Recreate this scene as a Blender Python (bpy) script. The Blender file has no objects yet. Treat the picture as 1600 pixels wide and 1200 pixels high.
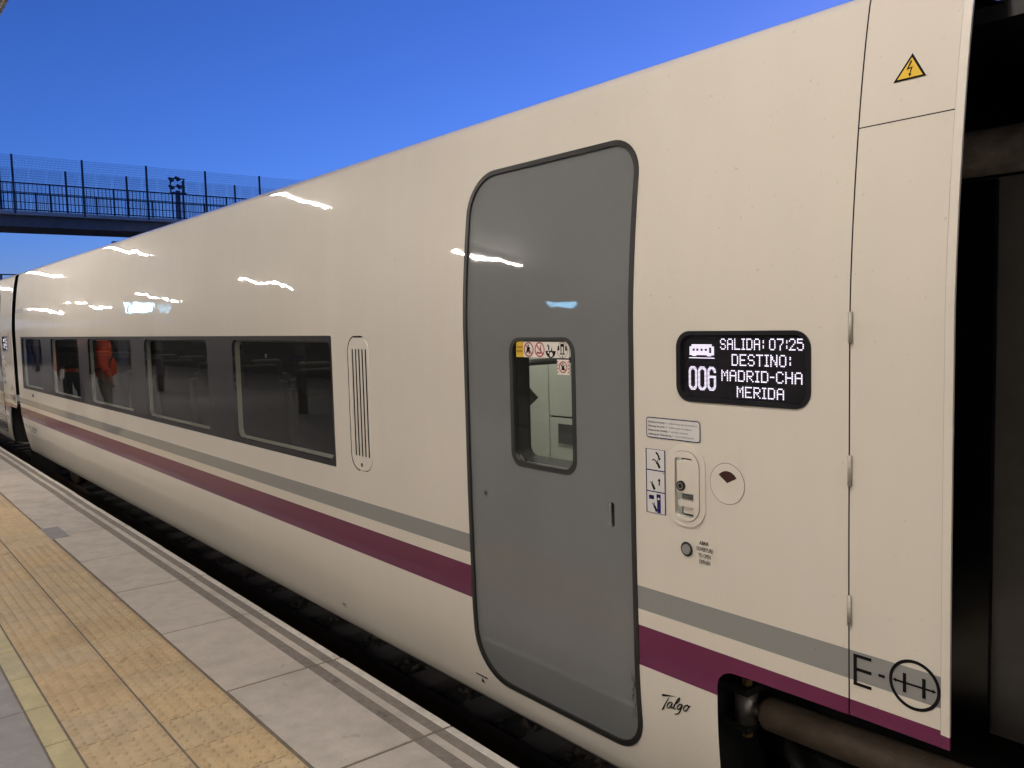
import bpy, math, random
from mathutils import Vector, Matrix, geometry
random.seed(7)
SC = bpy.context.scene
COL = SC.collection
R = math.radians

# ------------------------------------------------------------------ camera
CAM = Vector((0.0, -2.12, 1.632))
YAW, PITCH, ROLL, FPX = R(38.906), R(4.314), R(-1.469), 1325.2
fw = Vector((-math.cos(YAW)*math.cos(PITCH), math.sin(YAW)*math.cos(PITCH), -math.sin(PITCH)))
rt = Vector((math.sin(YAW), math.cos(YAW), 0))
up = rt.cross(fw)
rt2 = rt*math.cos(ROLL) + up*math.sin(ROLL)
up2 = -rt*math.sin(ROLL) + up*math.cos(ROLL)
cd = bpy.data.cameras.new('camera')
cam = bpy.data.objects.new('camera', cd); COL.objects.link(cam)
m = Matrix((rt2, up2, -fw)).transposed().to_4x4(); m.translation = CAM
cam.matrix_world = m
cd.sensor_width = 36.0; cd.lens = 36.0*FPX/1600.0; cd.clip_start = 0.05; cd.clip_end = 3000
SC.camera = cam

# ------------------------------------------------------------------ sky, sun, exposure
SUN_EL, SUN_AZ = R(4.6), R(345)
w = bpy.data.worlds.new('World'); SC.world = w; w.use_nodes = True
nt = w.node_tree; nt.nodes.clear()
sky = nt.nodes.new('ShaderNodeTexSky'); sky.sky_type = 'NISHITA'; sky.sun_disc = False
sky.sun_elevation = SUN_EL; sky.sun_rotation = SUN_AZ
sky.altitude = 200; sky.air_density = .8; sky.dust_density = 0.3; sky.ozone_density = 5.0
bg = nt.nodes.new('ShaderNodeBackground'); bg.inputs['Strength'].default_value = 0.15
wo = nt.nodes.new('ShaderNodeOutputWorld')
wb = nt.nodes.new('ShaderNodeVectorMath'); wb.operation = 'MULTIPLY'; wb.inputs[1].default_value = (1.05, .69, 1.0)
nt.links.new(sky.outputs[0], wb.inputs[0]); nt.links.new(wb.outputs[0], bg.inputs[0]); nt.links.new(bg.outputs[0], wo.inputs[0])
sl = bpy.data.lights.new('sun', 'SUN'); sl.energy = 0.03; sl.angle = R(12); sl.color = (1, .8, .6)
so = bpy.data.objects.new('sun', sl); COL.objects.link(so)
sd = Vector((math.sin(SUN_AZ)*math.cos(SUN_EL), math.cos(SUN_AZ)*math.cos(SUN_EL), math.sin(SUN_EL)))
so.rotation_euler = sd.to_track_quat('Z', 'Y').to_euler(); so.location = (0, 0, 30)
SC.view_settings.view_transform = 'Standard'; SC.view_settings.look = 'None'
SC.view_settings.exposure = 0.87; SC.view_settings.gamma = 1.0
SC.render.engine = 'CYCLES'
SC.cycles.use_denoising = True
SC.cycles.max_bounces = 10; SC.cycles.transparent_max_bounces = 16
SC.cycles.sample_clamp_indirect = 6.0
LAMP = 255.0          # radiance of the platform tubes
LAMPCOL = (1.0, 0.925, 0.84)

# ------------------------------------------------------------------ materials
MATS = {}
def N(nt, t, **kw):
    n = nt.nodes.new(t)
    for k, v in kw.items():
        if k in n.inputs: n.inputs[k].default_value = v
        else: setattr(n, k, v)
    return n
def newmat(name):
    m = bpy.data.materials.new(name); m.use_nodes = True
    b = m.node_tree.nodes['Principled BSDF']; MATS[name] = m
    return m, m.node_tree, b
def pm(name, col, rough=.5, metal=0.0, var=.12, vs=6.0, bump=0.0, bs=60.0, coat=0.0, spec=.5, spots=0.0):
    m, nt, b = newmat(name)
    b.inputs['Roughness'].default_value = rough; b.inputs['Metallic'].default_value = metal
    b.inputs['Coat Weight'].default_value = coat; b.inputs['Specular IOR Level'].default_value = spec
    geo = N(nt, 'ShaderNodeNewGeometry')
    no = N(nt, 'ShaderNodeTexNoise', Scale=vs, Detail=6.0, Roughness=.6)
    nt.links.new(geo.outputs['Position'], no.inputs['Vector'])
    mr = N(nt, 'ShaderNodeMapRange'); mr.inputs[1].default_value = .25; mr.inputs[2].default_value = .75
    mr.inputs[3].default_value = 1-var; mr.inputs[4].default_value = 1+var
    nt.links.new(no.outputs[0], mr.inputs[0])
    mx = N(nt, 'ShaderNodeVectorMath', operation='SCALE'); mx.inputs[0].default_value = col[:3]
    nt.links.new(mr.outputs[0], mx.inputs['Scale'])
    out = mx.outputs[0]
    if spots:                                     # gum, drips and worn patches
        for sc_, lo, hi, amt in ((9.0, .66, .72, spots), (2.3, .50, .70, spots*.55), (55.0, .62, .72, spots*.6)):
            ns = N(nt, 'ShaderNodeTexNoise', Scale=sc_, Detail=3.0, Roughness=.55); nt.links.new(geo.outputs['Position'], ns.inputs['Vector'])
            mq = N(nt, 'ShaderNodeMapRange'); mq.inputs[1].default_value = lo; mq.inputs[2].default_value = hi
            mq.inputs[3].default_value = 1.0; mq.inputs[4].default_value = 1-amt; nt.links.new(ns.outputs[0], mq.inputs[0])
            sv2 = N(nt, 'ShaderNodeVectorMath', operation='SCALE'); nt.links.new(out, sv2.inputs[0]); nt.links.new(mq.outputs[0], sv2.inputs['Scale']); out = sv2.outputs[0]
    nt.links.new(out, b.inputs['Base Color'])
    mr2 = N(nt, 'ShaderNodeMapRange'); mr2.inputs[3].default_value = max(.02, rough*.85); mr2.inputs[4].default_value = min(1, rough*1.15)
    nt.links.new(no.outputs[0], mr2.inputs[0]); nt.links.new(mr2.outputs[0], b.inputs['Roughness'])
    if bump:
        n2 = N(nt, 'ShaderNodeTexNoise', Scale=bs, Detail=5.0)
        nt.links.new(geo.outputs['Position'], n2.inputs['Vector'])
        bu = N(nt, 'ShaderNodeBump', Strength=1.0, Distance=bump)
        nt.links.new(n2.outputs[0], bu.inputs['Height']); nt.links.new(bu.outputs[0], b.inputs['Normal'])
    return m
def em(name, col, s):
    m, nt, b = newmat(name)
    b.inputs['Base Color'].default_value = (.02, .02, .02, 1); b.inputs['Emission Color'].default_value = (*col, 1)
    b.inputs['Emission Strength'].default_value = s
    return m
def wavy(nt, b, geo):
    """slight panel waviness plus orange peel in the lacquer"""
    mp = N(nt, 'ShaderNodeMapping'); mp.inputs['Scale'].default_value = (1.0, 1.0, 1.5)
    nt.links.new(geo.outputs['Position'], mp.inputs[0])
    n1 = N(nt, 'ShaderNodeTexNoise', Scale=1.7, Detail=1.0)
    n2 = N(nt, 'ShaderNodeTexNoise', Scale=11.0, Detail=1.0)
    for n in (n1, n2): nt.links.new(mp.outputs[0], n.inputs['Vector'])
    b1 = N(nt, 'ShaderNodeBump', Strength=1.0, Distance=.0042)
    b2 = N(nt, 'ShaderNodeBump', Strength=1.0, Distance=.00035)
    nt.links.new(n1.outputs[0], b1.inputs['Height']); nt.links.new(n2.outputs[0], b2.inputs['Height'])
    nt.links.new(b1.outputs[0], b2.inputs['Normal'])
    nt.links.new(b2.outputs[0], b.inputs['Normal']); nt.links.new(b2.outputs[0], b.inputs['Coat Normal'])
CREAM = (.645, .59, .512); GREYST = (.235, .235, .23); PURPLE = (.115, .013, .058)
def body_paint():
    m, nt, b = newmat('train_paint')
    L = nt.links.new
    geo = N(nt, 'ShaderNodeNewGeometry'); sx = N(nt, 'ShaderNodeSeparateXYZ'); L(geo.outputs['Position'], sx.inputs[0])
    def band(z0, z1):
        a = N(nt, 'ShaderNodeMath', operation='GREATER_THAN'); a.inputs[1].default_value = z0; L(sx.outputs[2], a.inputs[0])
        c = N(nt, 'ShaderNodeMath', operation='LESS_THAN'); c.inputs[1].default_value = z1; L(sx.outputs[2], c.inputs[0])
        p = N(nt, 'ShaderNodeMath', operation='MULTIPLY'); L(a.outputs[0], p.inputs[0]); L(c.outputs[0], p.inputs[1])
        return p.outputs[0]
    # grime: fine vertical streaks and faint blotches in the paint
    mp = N(nt, 'ShaderNodeMapping'); mp.inputs['Scale'].default_value = (3.2, 3.2, .35); L(geo.outputs['Position'], mp.inputs[0])
    no = N(nt, 'ShaderNodeTexNoise', Scale=2.2, Detail=7.0, Roughness=.62); L(mp.outputs[0], no.inputs['Vector'])
    n3 = N(nt, 'ShaderNodeTexNoise', Scale=1.3, Detail=4.0); L(geo.outputs['Position'], n3.inputs['Vector'])
    ad = N(nt, 'ShaderNodeMath', operation='ADD'); L(no.outputs[0], ad.inputs[0]); L(n3.outputs[0], ad.inputs[1])
    mr = N(nt, 'ShaderNodeMapRange'); mr.inputs[1].default_value = .7; mr.inputs[2].default_value = 1.3
    mr.inputs[3].default_value = .972; mr.inputs[4].default_value = 1.015; L(ad.outputs[0], mr.inputs[0])
    def mix(f, a, bcol):
        n = N(nt, 'ShaderNodeMix'); n.data_type = 'RGBA'; L(f, n.inputs[0])
        if hasattr(a, 'default_value'): L(a, n.inputs[6])
        else: n.inputs[6].default_value = (*a, 1)
        n.inputs[7].default_value = (*bcol, 1); return n.outputs[2]
    c = mix(band(.6275, .710), CREAM, GREYST)
    c = mix(band(.427, .570), c, PURPLE)
    sc = N(nt, 'ShaderNodeVectorMath', operation='SCALE'); L(c, sc.inputs[0]); L(mr.outputs[0], sc.inputs['Scale'])
    ns = N(nt, 'ShaderNodeTexNoise', Scale=70.0, Detail=2.0); L(geo.outputs['Position'], ns.inputs['Vector'])
    ms = N(nt, 'ShaderNodeMapRange'); ms.inputs[1].default_value = .70; ms.inputs[2].default_value = .76
    ms.inputs[3].default_value = 1.0; ms.inputs[4].default_value = .82; L(ns.outputs[0], ms.inputs[0])
    s2 = N(nt, 'ShaderNodeVectorMath', operation='SCALE'); L(sc.outputs[0], s2.inputs[0]); L(ms.outputs[0], s2.inputs['Scale']); sc = s2
    L(sc.outputs[0], b.inputs['Base Color'])
    b.inputs['Roughness'].default_value = .5; b.inputs['Specular IOR Level'].default_value = .1
    b.inputs['Coat Weight'].default_value = .8; b.inputs['Coat Roughness'].default_value = .018; b.inputs['Coat IOR'].default_value = 1.45
    wavy(nt, b, geo)
    return m
body_paint()
def gloss_paint(name, col, rough=.5, crough=.03):
    m = pm(name, col, rough, var=.05, vs=3.0, spec=.08)
    nt = m.node_tree; b = nt.nodes['Principled BSDF']
    b.inputs['Coat Weight'].default_value = 1.0; b.inputs['Coat Roughness'].default_value = crough
    if name == 'band_glass': b.inputs['Coat Weight'].default_value = .32
    wavy(nt, b, N(nt, 'ShaderNodeNewGeometry')); return m
gloss_paint('door_paint', (.152, .157, .158))
pm('cream_plain', CREAM, .4, var=.04, coat=.4)
pm('rubber', (.012, .011, .010), .55, var=.2)
pm('black_plastic', (.008, .008, .009), .3, var=.1)
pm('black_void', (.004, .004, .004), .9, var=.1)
gloss_paint('band_glass', (.013, .012, .014), .5, .012)
def thin_glass(name, tint):
    m = bpy.data.materials.new(name); m.use_nodes = True; MATS[name] = m
    nt = m.node_tree; nt.nodes.clear()
    o = N(nt, 'ShaderNodeOutputMaterial'); tr = N(nt, 'ShaderNodeBsdfTransparent'); tr.inputs[0].default_value = (*tint, 1)
    gl = N(nt, 'ShaderNodeBsdfGlossy'); gl.inputs['Roughness'].default_value = .01
    fr = N(nt, 'ShaderNodeFresnel'); fr.inputs['IOR'].default_value = 1.52
    mu = N(nt, 'ShaderNodeMath', operation='MULTIPLY'); mu.inputs[1].default_value = .78; mu.use_clamp = True
    geo = N(nt, 'ShaderNodeNewGeometry')
    n1 = N(nt, 'ShaderNodeTexNoise', Scale=2.0, Detail=1.0); nt.links.new(geo.outputs['Position'], n1.inputs['Vector'])
    bu = N(nt, 'ShaderNodeBump', Strength=1.0, Distance=.0012); nt.links.new(n1.outputs[0], bu.inputs['Height'])
    nt.links.new(bu.outputs[0], gl.inputs['Normal'])
    mx = N(nt, 'ShaderNodeMixShader')
    nt.links.new(fr.outputs[0], mu.inputs[0]); nt.links.new(mu.outputs[0], mx.inputs[0])
    nt.links.new(tr.outputs[0], mx.inputs[1]); nt.links.new(gl.outputs[0], mx.inputs[2]); nt.links.new(mx.outputs[0], o.inputs[0])
thin_glass('tinted_glass', (.60, .605, .54)); thin_glass('door_glass', (.75, .77, .70))
pm('interior_panel', (.44, .45, .415), .5, var=.05)
pm('interior_frame', (.80, .79, .75), .4, var=.05)
pm('interior_floor', (.06, .06, .065), .6)
pm('seat_fabric', (.025, .028, .036), .85, var=.25, vs=40)
pm('seat_shell', (.20, .20, .19), .5)
pm('chrome', (.55, .55, .54), .22, 1.0, var=.05)
pm('steel_dull', (.30, .28, .26), .45, .8, var=.2, vs=30)
pm('tube_grey', (.40, .36, .30), .55, .2, var=.4, vs=16, bump=.002, bs=80)
pm('rusty_tube', (.115, .083, .058), .6, .3, var=.45, vs=14, bump=.002, bs=90)
pm('dark_iron', (.018, .017, .016), .65, .2, var=.4, vs=12)
pm('hinge_metal', (.42, .385, .33), .45, .3, var=.12, vs=30)
pm('brass', (.45, .30, .12), .4, .9, var=.3, vs=60)
pm('bellows', (.34, .34, .325), .75, var=.15, vs=5, bump=.002, bs=25)
pm('rust_brown', (.055, .032, .02), .8, var=.5, vs=18, bump=.003, bs=60)
pm('ink_black', (.006, .005, .006), .85, var=.05, spec=.12)
pm('ink_blue', (.012, .014, .08), .8, var=.05, spec=.15)
pm('ink_grey', (.05, .045, .055), .8, var=.05, spec=.15)
pm('label_white', (.62, .60, .58), .45, var=.05)
pm('sticker_white', (.78, .73, .66), .4, var=.04)
pm('sticker_yellow', (.70, .44, .02), .4, var=.05)
pm('sticker_red', (.35, .035, .04), .4, var=.05)
pm('logo_purple', (.14, .12, .22), .5, var=.05)
pm('sector_red', (.05, .018, .015), .25, var=.1)
pm('screen_black', (.010, .009, .012), .25, var=.1)
em('led_white', (.93, .84, 1.0), .85)
pm('button_grey', (.20, .20, .19), .4)
pm('coping', (.47, .42, .36), .8, var=.16, vs=9, bump=.0012, bs=140, spots=.26)
pm('coping_b', (.44, .395, .345), .8, var=.2, vs=7, bump=.0012, bs=140, spots=.26)
pm('strip_dark', (.19, .165, .14), .85, var=.3, vs=30, bump=.001, bs=200, spots=.26)
pm('edge_white', (.55, .51, .45), .8, var=.22, vs=25, bump=.001, bs=160, spots=.26)
pm('tactile', (.50, .385, .23), .75, var=.16, vs=11, bump=.001, bs=150, spots=.26)
pm('tactile_b', (.48, .375, .235), .75, var=.2, vs=8, bump=.001, bs=150, spots=.26)
pm('tactile_c', (.51, .38, .215), .75, var=.18, vs=10, bump=.001, bs=150, spots=.26)
pm('yellow_tile', (.46, .40, .22), .75, var=.2, vs=9, bump=.001, bs=150, spots=.26)
pm('yellow_tile_b', (.42, .37, .22), .75, var=.25, vs=8, bump=.001, bs=150, spots=.26)
pm('paving', (.26, .245, .24), .8, var=.2, vs=8, bump=.001, bs=140, spots=.26)
pm('paving_b', (.235, .225, .225), .8, var=.2, vs=7, bump=.001, bs=140, spots=.26)
pm('joint', (.15, .12, .09), .95, var=.3, vs=20)
pm('concrete_dark', (.09, .085, .08), .9, var=.3, vs=4, bump=.004, bs=30)
pm('ballast', (.035, .03, .026), .95, var=.4, vs=20, bump=.01, bs=40)
pm('ballast_stone', (.065, .055, .047), .9, var=.45, vs=25)
pm('sleeper', (.085, .075, .066), .9, var=.25, vs=10)
pm('rail_steel', (.10, .065, .045), .6, .6, var=.3, vs=8)
pm('ground', (.06, .055, .048), .95, var=.35, vs=.3)
pm('canopy_panel', (.30, .26, .21), .6, var=.12, vs=2)
pm('canopy_steel', (.20, .19, .18), .5, .3, var=.1)
pm('plaster', (.085, .075, .06), .85, var=.12, vs=1.5, bump=.003, bs=30)
pm('lamp_white', (.7, .7, .68), .4, var=.03)
pm('bridge_concrete', (.17, .165, .16), .85, var=.2, vs=3)
pm('bridge_fascia', (.45, .44, .42), .8, var=.15, vs=3)
pm('bridge_green', (.03, .05, .058), .5, .2, var=.15)
pm('bridge_grey', (.06, .075, .09), .5, .3, var=.15)
pm('wire', (.06, .075, .09), .5, .4, var=.1)
pm('galvanised', (.30, .32, .33), .5, .7, var=.15)
em('tube_light', LAMPCOL, LAMP)
em('coach_light', (1.0, .95, .80), 2.6)
em('vestibule_light', (1.0, .98, .92), 12.0)
em('sign_light', (.30, .66, 1.0), 7.0)

# ------------------------------------------------------------------ object helpers
ROOT = {}
def empty(name, loc):
    o = bpy.data.objects.new(name, None); COL.objects.link(o); o.location = loc
    o.empty_display_size = .2; ROOT[o.name] = Vector(loc); return o
def tag(o, label, cat=None, group=None, kind=None):
    if label: o['label'] = label
    if cat: o['category'] = cat
    if group: o['group'] = group
    if kind: o['kind'] = kind
    return o
def base_of(p):
    while p is not None and p.name not in ROOT: p = p.parent
    return ROOT[p.name] if p is not None else Vector((0, 0, 0))
def mobj(name, V, F, mat, parent=None, normals=None, smooth=False, loc=None, bevel=0):
    off = base_of(parent) if parent is not None else (Vector(loc) if loc is not None else Vector((0, 0, 0)))
    me = bpy.data.meshes.new(name)
    me.from_pydata([tuple(Vector(v)-off) for v in V], [], F)
    me.materials.append(MATS[mat] if isinstance(mat, str) else mat)
    me.update()
    if smooth or normals: me.polygons.foreach_set('use_smooth', [True]*len(me.polygons))
    if normals: me.normals_split_custom_set_from_vertices([tuple(n) for n in normals])
    o = bpy.data.objects.new(name, me); COL.objects.link(o)
    if parent is not None: o.parent = parent
    elif loc is not None:
        o.location = loc
        ROOT[o.name] = Vector(loc)
    if bevel:
        md = o.modifiers.new('bevel', 'BEVEL'); md.width = bevel; md.segments = 2; md.limit_method = 'ANGLE'
    return o
class MB:
    def __init__(s): s.V = []; s.F = []
    def box(s, x0, x1, y0, y1, z0, z1):
        n = len(s.V)
        s.V += [(x0,y0,z0),(x1,y0,z0),(x1,y1,z0),(x0,y1,z0),(x0,y0,z1),(x1,y0,z1),(x1,y1,z1),(x0,y1,z1)]
        s.F += [tuple(n+i for i in f) for f in ((0,3,2,1),(4,5,6,7),(0,1,5,4),(1,2,6,5),(2,3,7,6),(3,0,4,7))]
        return s
    def tube(s, pts, r, seg=10, caps=True):
        pts = [Vector(p) for p in pts]; rr = r if isinstance(r, (list, tuple)) else [r]*len(pts)
        rings = []
        for i, p in enumerate(pts):
            d = (pts[min(i+1, len(pts)-1)]-pts[max(i-1, 0)]).normalized()
            a = d.cross(Vector((0, 0, 1)))
            if a.length < .01: a = d.cross(Vector((0, 1, 0)))
            a.normalize(); b = d.cross(a)
            n = len(s.V)
            for k in range(seg):
                t = 2*math.pi*k/seg
                s.V.append(tuple(p + rr[i]*(a*math.cos(t)+b*math.sin(t))))
            rings.append(n)
        for i in range(len(pts)-1):
            for k in range(seg):
                k2 = (k+1) % seg
                s.F.append((rings[i]+k, rings[i]+k2, rings[i+1]+k2, rings[i+1]+k))
        if caps:
            s.F.append(tuple(rings[0]+k for k in reversed(range(seg)))); s.F.append(tuple(rings[-1]+k for k in range(seg)))
        return s
    def prism(s, poly, axis, a, b):
        """poly in the two other axes, extruded along axis 0/1/2 from a to b"""
        def P(u, v, t):
            return ((t, u, v), (u, t, v), (u, v, t))[axis]
        n = len(s.V); k = len(poly)
        s.V += [P(u, v, a) for u, v in poly] + [P(u, v, b) for u, v in poly]
        s.F += [tuple(n+i for i in range(k)), tuple(n+k+i for i in reversed(range(k)))]
        s.F += [(n+i, n+k+i, n+k+(i+1) % k, n+(i+1) % k) for i in range(k)]
        return s
    def obj(s, name, mat, parent=None, **kw): return mobj(name, s.V, s.F, mat, parent, **kw)
def dup(o, parent=None, delta=None):
    c = o.copy(); COL.objects.link(c)
    if parent is not None: c.parent = parent
    if delta is not None: c.location = o.location + Vector(delta)
    if o.name in ROOT: ROOT[c.name] = Vector(c.location)
    for ch in list(o.children): dup(ch, c)
    return c

# ------------------------------------------------------------------ train cross-section
PR = [(.45, -.10), (.20, -.088), (.12, -.066), (.08, -.050), (.058, -.025), (.046, .03)]
for i in range(1, 11):                                        # lower side leans in
    z = .03 + .5*i/10; t = (z-.53)/.5
    PR.append((.006 + .040*t*t*(.75-.25*t) if z < .53 else .006, z))
PR += [(.003, .70), (.001, .86), (0, 1.05), (0, 1.25), (0, 1.45), (0, 1.573)]
SL = [(1.573, 0), (1.7, .048), (1.9, .090), (2.1, .12), (2.3, .17), (2.44, .225)]
def slope(z):
    for (a, s0), (b, s1) in zip(SL, SL[1:]):
        if z <= b: return s0 + (s1-s0)*(z-a)/(b-a)
    return SL[-1][1]
y, z = 0.0, 1.573
while z < 2.4399:
    dz = min(.0276, 2.44-z); y += slope(z+dz/2)*dz; z += dz; PR.append((y, z))
y0, z0 = y, z; ra = (1.632+.377*(2.12+y0)-z0)/.492
for k in range(1, 13):
    ph = R(12 + (74-12)*k/12); PR.append((y0+ra*(math.cos(R(12))-math.cos(ph)), z0+ra*(math.sin(ph)-math.sin(R(12)))))
ye, ze = PR[-1]
for k in range(1, 8):
    t = k/7; yy = ye+(1.47-ye)*t; PR.append((yy, ze + .17*(1-(1-t)**2)))
CS = [0.0]
for a, b in zip(PR, PR[1:]): CS.append(CS[-1]+math.hypot(b[0]-a[0], b[1]-a[1]))
SMAX = CS[-1]
PN = []
for i in range(len(PR)):
    a, b = PR[max(i-1, 0)], PR[min(i+1, len(PR)-1)]
    n = Vector((0, -(b[1]-a[1]), b[0]-a[0])); PN.append(n.normalized())
def z2s(z):
    for i in range(len(PR)-1):
        if PR[i][1] <= z <= PR[i+1][1]:
            return CS[i]+(CS[i+1]-CS[i])*(z-PR[i][1])/(PR[i+1][1]-PR[i][1])
    return 0.0 if z < PR[0][1] else SMAX
def on_s(s):
    s = min(max(s, 0), SMAX)
    for i in range(len(CS)-1):
        if s <= CS[i+1]+1e-9:
            t = (s-CS[i])/(CS[i+1]-CS[i])
            return (PR[i][0]*(1-t)+PR[i+1][0]*t, PR[i][1]*(1-t)+PR[i+1][1]*t, PN[i].lerp(PN[i+1], t).normalized())
def SP(X, z, off=0.0):
    y, zz, n = on_s(z2s(z)); return Vector((X, y, zz)) + n*off
def inside(p, poly):
    x, y = p; c = False; j = len(poly)-1
    for i in range(len(poly)):
        xi, yi = poly[i]; xj, yj = poly[j]
        if (yi > y) != (yj > y) and x < (xj-xi)*(y-yi)/(yj-yi)+xi: c = not c
        j = i
    return c
def rr(x0, x1, z0, z1, r, n=8):
    r4 = r if isinstance(r, (tuple, list)) else (r,)*4          # bl, br, tr, tl
    out = []
    for (cx, cz, a0, q) in ((x0+r4[0], z0+r4[0], 180, r4[0]), (x1-r4[1], z0+r4[1], 270, r4[1]), (x1-r4[2], z1-r4[2], 0, r4[2]), (x0+r4[3], z1-r4[3], 90, r4[3])):
        for k in range(n+1):
            a = R(a0+90*k/n); out.append((cx+q*math.cos(a), cz+q*math.sin(a)))
    return out
def disc(cx, cz, r, n=24, rz=None): return [(cx+r*math.cos(2*math.pi*k/n), cz+(rz or r)*math.sin(2*math.pi*k/n)) for k in range(n)]
def surf(name, outlines, holes, mat, parent, off=0.0, mirror=False, levels=True, thick=0.0):
    """sheet on the train's side: polygons given as (X, z), bent to the cross-section"""
    if outlines and isinstance(outlines[0][0], (int, float)): outlines = [outlines]
    conv = lambda poly: [(x, z2s(z)) for x, z in poly]
    O2 = [conv(p) for p in outlines]; H2 = [conv(p) for p in holes]
    V, E = [], []
    for poly in O2+H2:
        n = len(V); V += poly; E += [(n+i, n+(i+1) % len(poly)) for i in range(len(poly))]
    xs = [p[0] for q in O2 for p in q]; ss = [p[1] for q in O2 for p in q]
    if levels:
        for s in CS:
            if min(ss)+1e-4 < s < max(ss)-1e-4:
                n = len(V); V += [(min(xs)-.001, s), (max(xs)+.001, s)]; E.append((n, n+1))
    r = geometry.delaunay_2d_cdt([Vector(v) for v in V], E, [], 0, 1e-6)
    vs, fs = r[0], r[2]
    F = []
    for f in fs:
        c = (sum(vs[i][0] for i in f)/len(f), sum(vs[i][1] for i in f)/len(f))
        if any(inside(c, p) for p in O2) and not any(inside(c, p) for p in H2):
            a, b, d = (vs[i] for i in f[:3])
            ar = (b[0]-a[0])*(d[1]-a[1])-(b[1]-a[1])*(d[0]-a[0])
            F.append(tuple(f) if ar > 0 else tuple(reversed(f)))
    P, NN = [], []
    for v in vs:
        yy, zz, n = on_s(v[1]); p = Vector((v[0], yy, zz))+n*off
        if mirror: p.y = 2.94-p.y; n = Vector((n.x, -n.y, n.z))
        P.append(p); NN.append(n)
    if mirror: F = [tuple(reversed(f)) for f in F]
    used = sorted({i for f in F for i in f}); mp = {u: k for k, u in enumerate(used)}
    P = [P[u] for u in used]; NN = [NN[u] for u in used]; F = [tuple(mp[i] for i in f) for f in F]
    if thick:                                                   # side walls down to -thick
        cnt = {}
        for f in F:
            for i in range(len(f)):
                e = (f[i], f[(i+1) % len(f)]); cnt[e] = 1
        V2 = list(P); n0 = len(P); F2 = list(F)
        V2 += [p - n*thick for p, n in zip(P, NN)]
        for (a, b) in cnt:
            if (b, a) not in cnt:
                n = len(V2); V2 += [P[a], P[b], P[a]-NN[a]*thick, P[b]-NN[b]*thick]
                F2.append((n+1, n, n+2, n+3))
        o = mobj(name, V2, F2, mat, parent); return o
    return mobj(name, P, F, mat, parent, normals=NN)
def ribbon(pts, w, closed=False):
    """a stroke as quads; w a number or a list"""
    n = len(pts); out = []
    ww = w if isinstance(w, (list, tuple)) else [w]*n
    L, Rr = [], []
    for i in range(n):
        a = pts[(i-1) % n] if (closed or i > 0) else pts[i]; b = pts[(i+1) % n] if (closed or i < n-1) else pts[i]
        dx, dz = b[0]-a[0], b[1]-a[1]; l = math.hypot(dx, dz) or 1
        L.append((pts[i][0]-dz/l*ww[i]/2, pts[i][1]+dx/l*ww[i]/2)); Rr.append((pts[i][0]+dz/l*ww[i]/2, pts[i][1]-dx/l*ww[i]/2))
    for i in range(n if closed else n-1):
        j = (i+1) % n; out.append([L[i], L[j], Rr[j], Rr[i]])
    return out
def cat(pts, k=6):
    out = []
    for i in range(len(pts)-1):
        p0, p1, p2, p3 = pts[max(i-1, 0)], pts[i], pts[i+1], pts[min(i+2, len(pts)-1)]
        for j in range(k):
            t = j/k
            out.append(tuple(.5*((2*p1[c])+(-p0[c]+p2[c])*t+(2*p0[c]-5*p1[c]+4*p2[c]-p3[c])*t*t+(-p0[c]+3*p1[c]-3*p2[c]+p3[c])*t**3) for c in (0, 1)))
    return out+[pts[-1]]
def decal(name, polys, mat, parent, off=.0015):
    V, F = [], []
    for p in polys:
        n = len(V); V += [SP(x, z, off) for x, z in p]
        if len(p) <= 4: tris = [tuple(range(len(p)))]
        else: tris = geometry.tessellate_polygon([[Vector((x, z, 0)) for x, z in p]])
        for t in tris:
            pp = [p[i] for i in t]; ar = sum(pp[i][0]*pp[(i+1) % len(pp)][1]-pp[(i+1) % len(pp)][0]*pp[i][1] for i in range(len(pp)))
            F.append(tuple(n+i for i in (t if ar > 0 else reversed(t))))
    return mobj(name, V, F, mat, parent)
def text_mesh(s, bold=False, shear=0.0):
    cu = bpy.data.curves.new('t', 'FONT'); cu.body = s; cu.size = 1; cu.resolution_u = 2; cu.shear = shear
    if bold: cu.offset = .016
    o = bpy.data.objects.new('t', cu); COL.objects.link(o)
    me = bpy.data.meshes.new_from_object(o.evaluated_get(bpy.context.evaluated_depsgraph_get()))
    V = [(v.co.x, v.co.y) for v in me.vertices]; F = [tuple(p.vertices) for p in me.polygons]
    bpy.data.objects.remove(o); bpy.data.curves.remove(cu); bpy.data.meshes.remove(me)
    return V, F
def text(name, items, mat, parent, off=.002):
    """items: (string, x0, x1, zbase, cap height, bold)"""
    VV, FF = [], []
    for s, x0, x1, zb, h, bold in items:
        V, F = text_mesh(s, bold)
        a, b = min(v[0] for v in V), max(v[0] for v in V)
        n = len(VV)
        for v in V: VV.append(SP(x0+(v[0]-a)/(b-a)*(x1-x0), zb+v[1]/.69*h, off))
        for f in F:
            p, q, r_ = VV[n+f[0]], VV[n+f[1]], VV[n+f[2]]
            FF.append(tuple(n+i for i in f))
    # face the platform
    o = mobj(name, VV, FF, mat, parent)
    return o

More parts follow.
